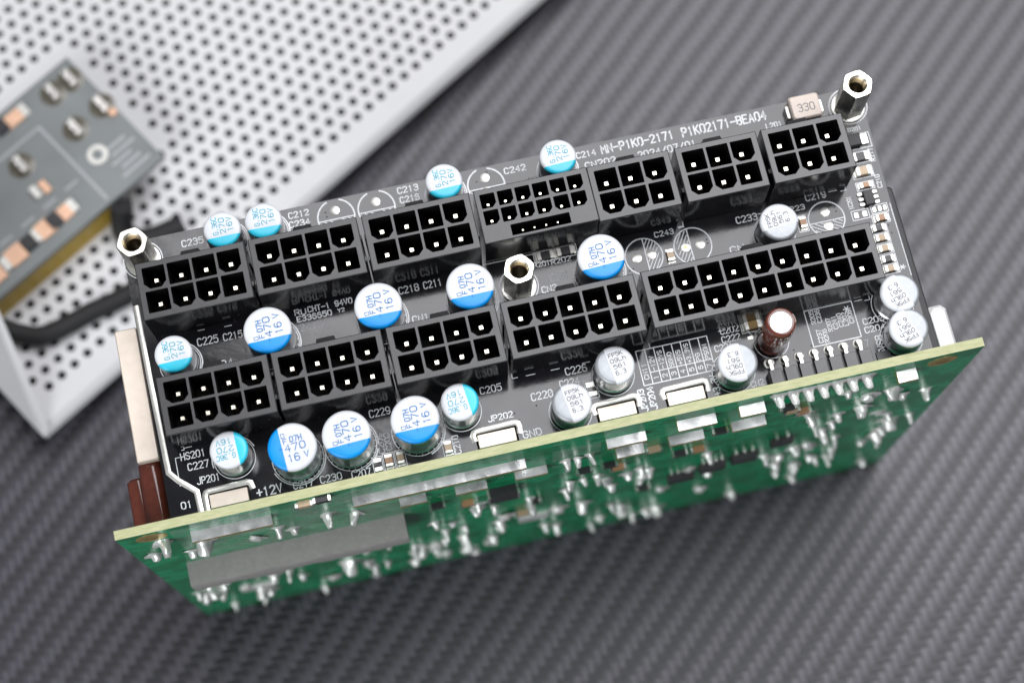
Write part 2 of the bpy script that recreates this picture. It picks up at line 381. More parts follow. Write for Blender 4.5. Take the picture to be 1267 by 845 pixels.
# mirrored safety-approval mark beside the CHT line
mb = MB(); letter(mb, 'U', -33.3, 14.75, 0.75, 0.9, 0.2); letter(mb, 'R', -34.4, 14.9, 0.8, 0.9, 0.2)
put('printed_mark', mb.mesh('mark', 'silkscreen'), DB)
for (tx, x, y, w, h) in [('C209',-24.35,-11.78,3.26,.95),('C208',-23.10,-11.55,2.9,.95),('C210',-12.0,-14.69,3.1,1.0),('JP203',20.1,-14.6,3.77,1.0),('JP204',21.7,-14.6,3.85,1.0),('+3.3V',32.7,-14.61,3.51,1.1),('5VSB',61.75,-14.01,3.4,1.15)]:
    mb = MB(); letter(mb, tx, x, y, w, h, 0.18 if 'C2' in tx else 0.22, R_(90))
    put('printed_lettering', mb.mesh('lettering', 'silkscreen_faint' if tx in ('C209','C208') else 'silkscreen'), DB)

# ---- printed pin table and part list
tx0, tx1, ty0, ty1 = 20.45, 32.83, -10.3, -4.2
mb = MB(); sw = 0.17
cw = (tx1 - tx0) / 8.0
mb.strip([(tx0,ty0),(tx1,ty0),(tx1,ty1),(tx0,ty1)], sw, 0.012, closed=True)
for i in range(1, 8): mb.strip([(tx0+cw*i, ty0+.12), (tx0+cw*i, ty1-.12)], sw, 0.015)
mb.strip([(tx0+cw+.1, -8.3), (tx1-.1, -8.3)], sw, 0.018)
put('printed_table', mb.mesh('table_lines', 'silkscreen'), DB)
for i, tx in enumerate(['CN11','-12V','-12VS','SGND','+5VS','+3.3VS','PG','PSON']):
    mb = MB(); xx = tx0 + cw*(i+1) - 0.42
    if i == 0: letter(mb, tx, xx, -9.3, 2.7, .75, 0.135, R_(90))
    else:
        letter(mb, tx, xx, -8.05, min(3.3, 0.62*len(tx)), .72, 0.135, R_(90)); letter(mb, str(i), xx, -9.6, .55, .75, 0.135, R_(90))
    put('printed_lettering', mb.mesh('lettering', 'silkscreen'), DB)
bx0, bx1, by0, by1 = 50.05, 58.4, -10.15, -3.72
mb = MB(); mb.strip([(bx0,by0),(bx1,by0),(bx1,by1),(bx0,by1)], 0.17, 0.012, closed=True); letter(mb, '*', 56.7, -5.6, 1.2, 1.4, 0.16)
put('printed_box', mb.mesh('box_lines', 'silkscreen'), DB)
for tx, x, y in [('C237',51.9,-9.7),('R206',52.9,-9.8),('R205',51.55,-6.2),('C236',52.6,-6.2),('R207',54.0,-8.1),('C241',55.0,-7.9),('C240',56.0,-7.7),('L202',56.9,-7.7),('C206',57.9,-7.5)]:
    mb = MB(); letter(mb, tx, x, y, 2.3, .72, 0.135, R_(90)); put('printed_lettering', mb.mesh('lettering', 'silkscreen'), DB)
# outline marks round the sockets
mb = MB()
for (a, b) in [((-1.2,16.55),(14.6,16.55)),((20.0,15.2),(21.2,15.2)),((33.0,15.6),(34.0,15.6)),((47.0,15.0),(48.2,15.0)),((60.0,16.2),(61.4,16.2)),((-46.5,15.6),(-45.3,15.6)),((-51.0,15.9),(-49.9,15.9)),((1.5,-4.2),(3.0,-4.2)),((5.8,-4.2),(7.2,-4.2)),((11.2,-4.2),(12.5,-4.2)),((35.0,-3.9),(36.2,-3.9)),((59.0,-3.9),(60.2,-3.9))]:
    mb.strip([a, b], 0.13, 0.012)
for (x, y, sg) in [(-0.9,-3.9,1),(23.0,-3.9,1),(61.6,-3.9,-1),(33.9,16.0,-1),(63.0,16.1,-1),(-37.6,15.8,1)]:
    mb.strip([(x, y+.6), (x, y-.25), (x+sg*.9, y-.25)], 0.13, 0.014)
put('printed_outline', mb.mesh('outline', 'silkscreen'), DB)['kind'] = 'stuff'
mb = MB(); mb.strip([(-57.9,-5.0),(-58.6,-5.0),(-58.6,-9.8)], .12, .012); put('printed_outline', mb.mesh('outline', 'silkscreen'), DB); mb = MB(); mb.strip([(-57.3,-3.9),(-56.9,-3.9),(-56.9,-3.6),(-55.6,-3.6)], .13, .012)
put('printed_outline', mb.mesh('outline', 'silkscreen'), DB)

# ---- empty capacitor footprints
def footprint(cx, cy, r, ang, pads, holes=False, arc=(0,360)):
    mb = MB()
    if arc == (0,360): mb.strip(circ(cx, cy, r)[:-1], 0.20, 0.012, closed=True)
    else: mb.strip(circ(cx, cy, r, *arc), 0.24, 0.012)
    ca, sa = math.cos(ang), math.sin(ang)
    def P(a, b): return (cx + a*ca - b*sa, cy + a*sa + b*ca)
    off = 0.12*r; hl = math.sqrt(r*r - off*off) - .1
    mb.strip([P(-off, -hl), P(-off, hl)], .18, .015)
    k = -r + .5
    zz = .018
    for i in range(-3, 6):                     # hatching of the negative half
        seg = []
        for j in range(41):
            s_ = -r + 2*r*j/40
            a_, b_ = -abs(0) + s_*.62 - off - .2, s_ + i*1.05 - 1.0
            if a_ < -off-.15 and a_*a_ + b_*b_ < (r-.15)**2 and (a_+r*.42)**2 + b_*b_ > 0.9: seg.append((a_, b_))
        if len(seg) > 3: zz += .0015; mb.strip([P(*seg[0]), P(*seg[-1])], .13, zz)
    put('printed_circle', mb.mesh('footprint', 'silkscreen'), DB)
    for i, (px_, py_) in enumerate(pads):
        mb = MB()
        if holes and i == 0:
            mb.lathe([(.36,.01),(.36,.05),(.78,.06),(.84,.03)], 24, (px_,py_,0), cap0=False, cap1=False, mi=0)
            mb.lathe([(.36,.045)], 24, (px_,py_,0), cap0=False, mi=1)
        else: mb.lathe([(.84,.0),(.84,.05),(.72,.09),(.55,.13),(.2,.20)], 24, (px_,py_,0), cap0=False)
        put('solder_pad', mb.mesh('solder_pad', ['tin_pad', 'gold_edge'], 40), DB)
footprint(25.96, 11.9, 3.25, R_(180), [(24.68,11.87),(27.25,11.91)])
footprint(34.6, 11.92, 3.25, R_(0), [(33.32,11.89),(35.89,11.89)], holes=True)
footprint(58.33, 11.5, 3.15, R_(90), [(58.36,12.75),(58.3,10.15)])
footprint(-24.1, 30.75, 3.2, R_(90), [(-24.16,31.93)], arc=(-20,70)); footprint(-16.99, 30.75, 3.2, R_(90), [(-17.0,31.93)], arc=(-20,70))
footprint(2.42, 30.55, 3.2, R_(90), [(2.42,32.03),(2.38,29.5)], arc=(-30,75))
mb = MB()
for cx in (-24.1, -16.99, 2.42): mb.strip(circ(cx, 30.7, 3.2, 112, 195), .24, .016)
put('printed_circle', mb.mesh('arcs', 'silkscreen'), DB)
mb = MB()                                       # vias
for x, y in [(22.9,9.9),(23.6,10.1),(37.2,12.5),(37.2,11.8),(60.2,13.3),(60.3,12.5),(-25.7,31.1),(-25.8,31.9),(.9,31.6),(3.0,33.0),(-1.9,-10.1),(-1.4,-11.4),(2.0,-9.6),(46.6,-9.9),(49.7,-9.8),(54.5,-10.35),(57.3,-10.4),(68.3,9.2),(68.4,8.0),(68.6,6.6)]:
    mb.lathe([(.16,.008)], 10, (x,y,0), cap0=False)
put('via_hole', mb.mesh('vias', 'dark_body'), DB)['kind'] = 'stuff'

# ---- busbar ends in the slots with their tinned rims
for (a, b), bl in zip(SLOTS, ('beside the print +12V', 'beside the print GND', 'beside the print JP203', 'beside the print +3.3V')):
    mb = MB()
    if a < -50: rim = [(a-.35,-15.0),(a-.35,-12.4),(a-.05,-11.85),(a+.4,-11.7),(b-.2,-11.55),(b+.35,-11.8),(b+.5,-12.5)]
    else: rim = [(a-.2,-13.0),(a-.35,-12.4),(a-.05,-11.85),(a+.4,-11.7),(b-.2,-11.55),(b+.35,-11.8),(b+.5,-12.5),(b+.4,-13.2)]
    mb.strip(rim, .95, 0.005, h=.22); put('tinned_rim', mb.mesh('tinned_rim', 'tin_pad', 60), DB)
    mb = MB(); mb.cbox(a+.35, b-.35, -14.75, -12.45, -9.0, .30, .08)
    put('busbar_end', mb.mesh('busbar_end', 'cream_metal'), ROOT, (0,0,0), label='flat cream metal busbar end in a slot ' + bl)
mb = MB(); mb.strip([(-60.55,22.2),(-60.45,10),(-60.1,-7.2),(-58.8,-8.8),(-56.1,-11.3),(-56.0,-14.9)], .95, .005, h=.15)
put('tinned_strip', mb.mesh('tinned_strip', 'tin_pad', 60), DB)

# ------------------------------------------------------------------ power sockets
H = 9.9; ZPIN = 7.9
def socket_mesh(name, W_, D_, strips, zf=1.6, extra=None):
    """strips: list of (y0, y1, [(x0, x1, cut or None)]); cut = (bl, br) chamfers of the lower corners, None = solid"""
    mb = MB(); c = .14
    ins = .0
    X0, X1, Y0, Y1 = -W_/2, W_/2, -D_/2, D_/2
    for (ya, yb, cells) in strips:
        for (xa, xb, cut) in cells:
            if cut is None:
                mb.add([(xa,ya,H),(xb,ya,H),(xb,yb,H),(xa,yb,H)], [(0,1,2,3)], 0); continue
            g = .21 if len(cut) < 3 else cut[2]
            l, r_, bo, to = xa+g, xb-g, ya+g, yb-g
            bl, br = cut[0], cut[1]; sm = .12
            P = [(l+bl, bo), (r_-br, bo), (r_, bo+br), (r_, to-sm), (r_-sm, to), (l+sm, to), (l, to-sm), (l, bo+bl)]
            O = [(l+bl, ya), (r_-br, ya), (xb, bo+br), (xb, to-sm), (r_-sm, yb), (l+sm, yb), (xa, to-sm), (xa, bo+bl)]
            cor = [(xa,ya),(xb,ya),(xb,yb),(xa,yb)]
            vs = [(x,y,H) for x,y in P] + [(x,y,H) for x,y in O] + [(x,y,H) for x,y in cor] + [(x,y,zf) for x,y in P]
            fs = [(8,9,1,0),(10,11,3,2),(12,13,5,4),(14,15,7,6),(9,17,10,2,1),(11,18,12,4,3),(13,19,14,6,5),(15,16,8,0,7)]
            mb.add(vs, fs, 0)
            o = len(mb.v) - 28
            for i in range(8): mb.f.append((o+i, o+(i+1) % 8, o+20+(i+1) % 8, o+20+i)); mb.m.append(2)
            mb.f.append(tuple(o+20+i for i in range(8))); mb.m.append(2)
    # outer skin with a softened upper edge
    def rg(i, z): return [(X0-i,Y0-i,z),(X1+i,Y0-i,z),(X1+i,Y1+i,z),(X0-i,Y1+i,z)]
    vs = rg(0,H) + rg(c,H-c) + rg(c,0.25) + rg(c-.1,0.0)
    fs = []
    for k in (0,4,8):
        for i in range(4): fs.append((k+i, k+(i+1)%4, k+4+(i+1)%4, k+4+i))
    mb.add(vs, fs, 1)
    for i in range(4): mb.m[-len(fs)+i] = 0
    if extra: extra(mb)
    return mb.mesh(name, ['plastic_matte', 'plastic_gloss', 'plastic_cavity_shade'])
PIN = {}
def pin_mesh(w, z1, key):
    if key in PIN: return PIN[key]
    mb = MB(); h = w/2; c = w*.13
    vs = [(-h,-h,.0),(h,-h,.0),(h,h,.0),(-h,h,.0),(-h,-h,z1-.35),(h,-h,z1-.35),(h,h,z1-.35),(-h,h,z1-.35),(-h+c,-h+c,z1),(h-c,-h+c,z1),(h-c,h-c,z1),(-h+c,h-c,z1)]
    fs = []
    for k in (0,4):
        for i in range(4): fs.append((k+i, k+(i+1)%4, k+4+(i+1)%4, k+4+i))
    mb.add(vs, fs[:4], 1); mb.f += fs[4:]; mb.m += [0]*4; mb.f.append((8,9,10,11)); mb.m.append(0)
    PIN[key] = mb.mesh('socket_pin', ['pin_gold', 'pin_shank']); return PIN[key]

def std_strips(nc, pat):
    p = 4.2; W_ = nc*p + 1.35; D_ = 9.7; hw, hd = nc*p/2, p
    st = [(-D_/2, -hd, [(-W_/2, W_/2, None)])]
    for r_ in (1, 0):
        ya = 0 if r_ == 0 else -hd
        cells = [(-W_/2, -hw, None)]
        for i in range(nc):
            k = pat[r_][i] == '1'
            cells.append((-hw+i*p, -hw+(i+1)*p, (.95, .95) if k else (.12, .12)))
        cells.append((hw, W_/2, None)); st.append((ya, ya+hd, cells))
    st.append((hd, D_/2, [(-W_/2, W_/2, None)]))
    return W_, D_, st
LATCH = {}
def latch(w):
    if w in LATCH: return LATCH[w]
    mb = MB(); y0 = 4.99
    vs = [(-w,y0,6.2),(w,y0,6.2),(w,y0,8.6),(-w,y0,8.6),(-w*.92,y0+1.35,6.2),(w*.92,y0+1.35,6.2),(w*.85,y0+1.25,7.9),(-w*.85,y0+1.25,7.9)]
    mb.add(vs, [(0,1,5,4),(3,2,6,7),(4,5,6,7),(0,4,7,3),(1,2,6,5),(0,3,2,1)], 0)
    LATCH[w] = mb.mesh('latch', 'plastic_matte'); return LATCH[w]
SOCK = {}
def socket(nc, pat, x, y, label):
    """x, y of the first pin of the upper row"""
    cx, cy = x + (nc-1)*2.1, y - 2.1
    key = (nc,) + pat
    if key not in SOCK:
        W_, D_, st = std_strips(nc, pat)
        def nubs(mb):
            for sx in (-1, 1):
                mb.cbox(*(sorted((sx*(W_/2+.1), sx*(W_/2+.42)))), -2.6, -1.7, .3, 8.6, .08, 1)
                mb.cbox(*(sorted((sx*(W_/2+.1), sx*(W_/2+.34)))), 2.2, 3.0, .3, 6.0, .08, 1)
            for k in range(nc):                 # moulded ribs on the front skin
                if k % 2: mb.cbox(-nc*2.1+k*4.2-.25, -nc*2.1+k*4.2+.25, -D_/2-.22, -D_/2-.10, .3, 1.1, .04, 1)
        SOCK[key] = socket_mesh('socket_housing', W_, D_, st, extra=nubs)
    o = put('power_socket', SOCK[key], ROOT, (cx, cy, 0), label=label)
    pm = pin_mesh(.84, ZPIN, 'std')
    for r_ in range(2):
        for i in range(nc): put('pin', pm, o, (x+4.2*i, y-4.2*r_, 0))
    put('latch', latch(1.72 if nc < 9 else 1.9), o, (cx, cy, 0))
P8 = ('1001', '0110'); P6 = ('001', '110'); P10 = ('11001', '00110'); P18 = ('110011001', '001100110')
Y1, Y2 = 23.45, 3.47
socket(4, P8, -55.34, Y1, 'black eight-pin socket by the corner spacer, upper row')
socket(4, P8, -36.22, Y1, 'black eight-pin socket, second of the upper row')
socket(4, P8, -16.99, Y1, 'black eight-pin socket beside the small-pin socket')
socket(3, P6, 21.70, Y1, 'black six-pin socket beside the small-pin socket')
socket(3, P6, 36.92, Y1, 'black six-pin socket between two others alike')
socket(3, P6, 51.99, Y1, 'black six-pin socket below the pink inductor')
socket(4, P8, -55.20, Y2, 'black eight-pin socket, lower row, by the tinned strip')
socket(4, P8, -36.22, Y2, 'black eight-pin socket, middle of the lower row')
socket(4, P8, -17.03, Y2, 'black eight-pin socket beside the ten-pin socket')
socket(5, P10, 2.26, Y2, 'black ten-pin socket in the lower row')
socket(9, P18, 26.08, Y2, 'long black eighteen-pin socket')
# the socket with small pins and a four-contact slot
cx, cy = 9.05, 21.6; W_, D_ = 19.3, 9.4
xa = 1.40 - cx - 1.5; p = 3.0
ys = 24.2 + 1.5 - cy
def row(ya, pat):
    cells = [(-W_/2, xa, None)]
    for i in range(6):
        cells.append((xa+p*i, xa+p*(i+1), {'r':(.12,.7,.22),'l':(.7,.12,.22),'n':(.12,.12,.22)}[pat[i]]))
    cells.append((xa+18, W_/2, None)); return (ya, ya+p, cells)
sl0, sl1 = 4.05-cx, 14.2-cx
st = [(-D_/2, -D_/2+.35, [(-W_/2, W_/2, None)]),
      (-D_/2+.35, -D_/2+2.35, [(-W_/2, sl0, None), (sl0, sl1, (.02,.02,.02)), (sl1, W_/2, None)]),
      (-D_/2+2.35, ys-6, [(-W_/2, W_/2, None)]), row(ys-6, 'rrrrlr'), row(ys-3, 'rrrnlr'), (ys, D_/2, [(-W_/2, W_/2, None)])]
o = put('power_socket', socket_mesh('socket_housing_small', W_, D_, st), ROOT, (cx, cy, 0), label='black sixteen-contact socket with small pins and a narrow slot')
pm = pin_mesh(.50, ZPIN, 'small')
for r_ in range(2):
    for i in range(6): put('pin', pm, o, (1.40+3*i, 24.2-3*r_, 0))
pm = pin_mesh(.30, 8.6, 'sense')
for i in range(4): put('pin', pm, o, (6.05+i*2.0, 18.3, 0))
mb = MB(); mb.cbox(-.75,.75,4.85,5.75,5.6,8.2,.1); put('latch', mb.mesh('latch_small','plastic_matte'), o, (cx+.7, cy, 0))

# ------------------------------------------------------------------ capacitors
CAPS = {'big': dict(r=4.0, h=8.5, c=.40, n=56), 'sm': dict(r=3.15, h=6.8, c=.42, n=48), 'fp': dict(r=3.3, h=6.5, c=.26, n=48)}
def top_shell(r, h, n, lift):
    bm = bmesh.new(); rings = [(0.0,h),(r*.35,h),(r*.6,h),(r-.62,h),(r-.34,h-.045),(r-.15,h-.17),(r-.03,h-.36),(r+.0,h-.62)]
    prev = None; cen = bm.verts.new((0,0,(h+lift)*S))
    for (q, z) in rings[1:]:
        cur = [bm.verts.new(((q+lift)*math.cos(2*math.pi*i/n)*S, (q+lift)*math.sin(2*math.pi*i/n)*S, (z+lift)*S)) for i in range(n)]
        for i in range(n):
            if prev is None: bm.faces.new((cen, cur[i], cur[(i+1)%n]))
            else: bm.faces.new((prev[i], cur[i], cur[(i+1)%n], prev[(i+1)%n]))
        prev = cur
    return bm
for kd, C in CAPS.items():
    r, h, n = C['r'], C['h'], C['n']
    mb = MB()
    prof = [(r-.35,.15),(r-.05,.25),(r,.45),(r,1.0),(r-.28,1.3),(r-.28,1.55),(r,1.85),(r,h-.62),(r-.03,h-.36),(r-.15,h-.17),(r-.34,h-.045),(r-.62,h),(.1,h)]
    mb.lathe(prof, n, cap1=True); mb.lathe([(r-.3,0),(r-.3,.2)], n, mi=1)
    C['can'] = mb.mesh('can_'+kd, ['aluminium', 'rubber'], 35)
    stripe = {'big':'print_blue','sm':'print_cyan','fp':'aluminium_bare'}[kd]
    ink = {'big':'ink_blue','sm':'ink_cyan','fp':'ink_grey'}[kd]
    for nm, keep in (('stripe', False), ('white', True)):
        bm = top_shell(r, h, n, .012)
        geom = list(bm.verts)+list(bm.edges)+list(bm.faces)
        bmesh.ops.bisect_plane(bm, geom=geom, plane_co=(-C['c']*r*S,0,0), plane_no=(1,0,0), clear_inner=keep, clear_outer=not keep)
        if kd == 'fp' and nm == 'white':         # white print stops short of the rim
            pass
        me = bpy.data.meshes.new('cap_'+nm+kd); bm.to_mesh(me); bm.free()
        me.materials.append(MATS[stripe if nm == 'stripe' else 'print_white'])
        me.polygons.foreach_set('use_smooth', [True]*len(me.polygons)); C[nm] = me
    mb = MB(); z = h + .045
    if kd == 'big':
        letter(mb, 'q', -.34*r, .44*r, .13*r, .17*r, .09, 0, z)
        letter(mb, 'F', -.30*r, .18*r, .14*r, .20*r, .13, 0, z); letter(mb, '07H', -.02*r, .20*r, .48*r, .22*r, .14, 0, z)
        letter(mb, '470', -.30*r, -.16*r, .84*r, .28*r, .15, 0, z); letter(mb, '16', -.26*r, -.60*r, .46*r, .29*r, .15, 0, z); letter(mb, 'V', .42*r, -.56*r, .17*r, .24*r, .15, 0, z)
        mb.strip([(-C['c']*r-.45, -.0), (-C['c']*r-.02, 0)], .1, z+.05)
    elif kd == 'sm':
        letter(mb, 'G.36C', -.28*r, .22*r, .98*r, .26*r, .12, 0, z); letter(mb, '270', -.26*r, -.18*r, .86*r, .28*r, .13, 0, z); letter(mb, '16V', -.20*r, -.58*r, .78*r, .27*r, .13, 0, z)
    else:
        letter(mb, 'FP5K', -.16*r, .42*r, .72*r, .20*r, .10, 0, z); letter(mb, '09Lh', -.16*r, .12*r, .80*r, .20*r, .10, 0, z)
        letter(mb, '561', -.10*r, -.20*r, .66*r, .20*r, .10, 0, z); letter(mb, '6.3', -.10*r, -.54*r, .52*r, .22*r, .10, 0, z)
    C['text'] = mb.mesh('cap_text_'+kd, ink)
def capacitor(kd, x, y, deg, label, ring=True):
    C = CAPS[kd]; rz = R_(deg)
    o = put('capacitor', C['can'], ROOT, (x, y, 0), label=label)
    put('polarity_stripe', C['stripe'], o, (x, y, 0), rz); put('printed_top', C['white'], o, (x, y, 0), rz); put('marking', C['text'], o, (x, y, 0), rz)
    if ring:
        mb = MB(); r = C['r']
        mb.strip(circ(x, y, r+.32)[:-1], .13, .012, closed=True)
        if kd != 'fp': mb.strip(circ(x, y, r+.62, deg-160, deg+10), .20, .015)
        if kd == 'big':
            for k in range(24):
                a = R_(k*15); mb.strip([(x+(r+.02)*math.cos(a), y+(r+.02)*math.sin(a)), (x+(r+.3)*math.cos(a), y+(r+.3)*math.sin(a))], .10, .018)
        put('printed_circle', mb.mesh('cap_ring', 'silkscreen'), DB)
B_ = 'silver capacitor with blue and white top marked 470, '
for x, y, d, l in [(-38.9,10.8,91,'beside the print C215'),(-20.25,10.83,89,'beside the print C218'),(-4.68,10.75,90,'beside the centre spacer'),(17.75,10.91,92,'beside two empty footprints'),
                   (-38.69,-9.45,3,'its blue side toward C227'),(-29.71,-9.35,92,'above the print C230'),(-18.34,-9.4,90,'above three tiny chips')]: capacitor('big', x, y, d, B_ + l)
B_ = 'small silver capacitor with pale cyan and white top, '
for x, y, d, l in [(-43.21,30.4,90,'beside the print C235'),(-36.13,30.4,88,'beside the print C212'),(-54.95,10.81,91,'beside the print C225'),(-4.91,30.5,91,'beside the print C213'),(14.99,30.5,92,'beside the print C214'),
                   (-48.96,-7.2,182,'beside the print HS201'),(-10.58,-7.75,186,'beside the print C205')]: capacitor('sm', x, y, d, B_ + l)
B_ = 'silver capacitor with grey and white top marked FP5K, '
for x, y, d, l in [(48.76,10.8,94,'behind the long socket'),(15.76,-7.32,7,'beside the printed table'),(7.35,-11.9,7,'beside the print C228'),(35.71,-11.3,180,'beside the pin header'),(65.15,-5.71,197,'beside the print C203'),(64.91,-11.9,197,'next to the green board corner')]: capacitor('fp', x, y, d, B_ + l)

# brown electrolytic capacitor
mb = MB(); r = 2.55; h = 11.6
mb.lathe([(r-.3,0),(r,.35),(r,1.2),(r-.22,1.5),(r,1.85),(r,h-.5),(r-.1,h-.15),(r-.35,h),(r-.72,h),(r-.80,h-.12),(r-.85,h-.12)], 40, cap1=False)
o = put('electrolytic_capacitor', mb.mesh('electrolytic', 'brown_sleeve', 35), ROOT, (43.3,-7.6,0), label='tall brown electrolytic capacitor with bare metal top')
mb = MB(); mb.lathe([(r-.72,h-.10),(.05,h-.10)], 40, cap0=False)
mb.strip([(-1.1,0),(1.1,0)], .12, h-.15); put('vent_top', mb.mesh('vent_top', 'aluminium'), o, (43.3,-7.6,0))
mb = MB(); vs = []; a0, a1 = -12, 24
for i in range(7):
    a = R_(a0+(a1-a0)*i/6)
    for rr, z in ((r+.015,1.9),(r+.015,h-.5),(r-.09,h-.13),(r-.7,h+.015)): vs.append((rr*math.cos(a), rr*math.sin(a), z))
mb.add(vs, [(i*4+k, i*4+k+1, i*4+k+5, i*4+k+4) for i in range(6) for k in range(3)]); put('polarity_stripe', mb.mesh('stripe_brown', 'inductor_pink'), o, (43.3,-7.6,0))
mb = MB()
for q, ch in enumerate('150'):
    for st_ in G[ch]:
        pass
for k in range(5):                                # sleeve print: short bars round the wall
    a = R_(-118+k*17)
    for z0_, z1_ in ((9.4,10.6),(7.6,8.9)):
        aw = R_(3)
        mb.add([((r+.02)*math.cos(a-aw),(r+.02)*math.sin(a-aw),z0_),((r+.02)*math.cos(a+aw),(r+.02)*math.sin(a+aw),z0_),((r+.02)*math.cos(a+aw),(r+.02)*math.sin(a+aw),z1_),((r+.02)*math.cos(a-aw),(r+.02)*math.sin(a-aw),z1_)],[(0,1,2,3)])
put('marking', mb.mesh('sleeve_print', 'silkscreen_faint'), o, (43.3,-7.6,0))
mb = MB(); mb.strip(circ(43.3,-7.6,2.95)[:-1], .13, .012, closed=True); mb.strip([(41.9,-5.6),(40.0,-5.1),(38.9,-4.6),(38.9,-1.0)], .12, .015); mb.strip([(40.0,-5.3),(42.2,-8.0)], .12, .018)
put('printed_circle', mb.mesh('ring_brown', 'silkscreen'), DB)

# ------------------------------------------------------------------ spacers
def hexa(mb, af, z0, z1, hole=None, ph=0.0, mi=0):
    R1 = af/math.sqrt(3)
    n = 24; O = []
    for i in range(n):
        a = 2*math.pi*i/n + ph; k = (a-ph) % (math.pi/3) - math.pi/6; O.append((af/2/math.cos(k), a))
    I = [(hole, a) for _, a in O]
    def pt(q, z): return (q[0]*math.cos(q[1]), q[0]*math.sin(q[1]), z)
    vs = [pt(q, z0) for q in O] + [pt(q, z1-.12) for q in O] + [pt((min(q[0], R1*.95)-.04, q[1]), z1) for q in O] + [pt((hole+.28, q[1]), z1) for q in I]
    rows = 4
    zz = z1 - .25; k = 0
    while k < 9:                                  # screw thread
        vs += [pt((hole+(.0 if k % 2 == 0 else .17), q[1]), zz - q[1]/6.283*.5) for q in I]; zz -= .25; k += 1; rows += 1
    vs += [pt((hole, q[1]), z0+1) for q in I]; rows += 1
    fs = [tuple((rr*n+i, rr*n+(i+1) % n, (rr+1)*n+(i+1) % n, (rr+1)*n+i)) for rr in range(rows-1) for i in range(n)]
    mb.add(vs, fs, mi)
    for q_ in range(len(fs)):
        if q_ >= 4*n: mb.m[-len(fs)+q_] = 1
for (x, y, ph, lab) in [(67.6,30.85,8,'nickel hex spacer at the corner by the pink inductor'),(3.8,11.45,8,'nickel hex spacer in the middle of the board'),(-57.95,30.4,8,'nickel hex spacer at the corner by the eight-pin socket')]:
    mb = MB(); hexa(mb, 4.75, .18, 9.6, 1.42, R_(ph))
    o = put('hex_spacer', mb.mesh('hex_spacer', ['nickel', 'pin_shank'], 30), ROOT, (x, y, 0), label=lab)
    mb = MB(); mb.lathe([(3.0,.005),(3.0,.08),(2.7,.2),(1.6,.22)], 40, cap0=False, cap1=False); put('solder_ring', mb.mesh('solder_ring', 'tin_pad', 40), o, (x, y, 0))
    mb = MB(); mb.strip(circ(x, y, 3.35)[:-1], .16, .012, closed=True); put('printed_circle', mb.mesh('ring', 'silkscreen'), DB)

# ------------------------------------------------------------------ small surface-mount parts on the black board
def box_print(x, y, w, h):
    mb = MB(); mb.strip([(x-w/2,y-h/2),(x+w/2,y-h/2),(x+w/2,y+h/2),(x-w/2,y+h/2)], .13, .012, closed=True); put('printed_box', mb.mesh('chip_box', 'silkscreen'), DB)
CH = {}
def chip(name, x, y, lx, ly, hz, body, label=None, boxed=True, tfrac=.24):
    key = (lx, ly, hz, body)
    if key not in CH:
        mb = MB(); along = lx >= ly
        L = lx if along else ly; e = L*(.5-tfrac)
        if along: mb.cbox(-e, e, -ly/2+.03, ly/2-.03, .03, hz-.02, .06)
        else: mb.cbox(-lx/2+.03, lx/2-.03, -e, e, .03, hz-.02, .06)
        ts = []
        for s_ in (-1, 1):
            tb = MB(); a, b = sorted((s_*(e-.02), s_*L/2))
            if along: tb.cbox(a, b, -ly/2, ly/2, .02, hz, .07); tb.box(*(sorted((s_*L/2, s_*(L/2+.3)))), -ly/2, ly/2, .0, .10)
            else: tb.cbox(-lx/2, lx/2, a, b, .02, hz, .07); tb.box(-lx/2, lx/2, *(sorted((s_*L/2, s_*(L/2+.3)))), .0, .10)
            ts.append(tb.mesh('terminal', 'tin_pad'))
        CH[key] = (mb.mesh('chip', body), ts)
    o = put(name, CH[key][0], ROOT, (x, y, 0), label=label)
    for t_ in CH[key][1]: put('terminal', t_, o, (x, y, 0))
    if boxed: box_print(x, y, lx + (1.0 if lx >= ly else .5), ly + (.5 if lx >= ly else 1.0))
def pad(x, y, w, h):
    mb = MB(); mb.cbox(x-w/2, x+w/2, y-h/2, y+h/2, .004, .09, .05); put('solder_pad', mb.mesh('pad', 'tin_pad'), DB)
pad(-25.95,-12.8,1.3,.75); pad(-25.95,-14.3,1.3,.7); box_print(-25.95,-13.55,1.6,2.7)
chip('chip_capacitor', -24.02,-13.45, 1.3,1.9,.9,'chip_brown'); chip('chip_capacitor', -22.05,-13.4,1.2,1.9,.9,'chip_beige'); chip('chip_capacitor', -13.95,-13.45,1.25,1.9,.9,'chip_beige')
chip('chip_resistor', 9.47,15.75,3.0,1.45,.6,'chip_dark'); chip('chip_resistor', 12.99,15.8,3.0,1.45,.6,'chip_dark')
chip('chip_capacitor', 30.36,10.9,1.25,1.95,.9,'chip_beige',boxed=False); chip('chip_capacitor', 54.05,11.6,1.15,1.95,.9,'chip_brown')
chip('chip_capacitor', 41.0,-2.0,2.9,1.5,1.0,'chip_gold'); chip('chip_capacitor', 40.85,-4.2,2.9,1.5,1.0,'chip_gold')
pad(11.6,-8.1,1.5,.9); pad(11.75,-9.7,1.5,.8); box_print(11.7,-8.9,2.0,3.2)
pad(40.0,-6.2,1.0,.7)
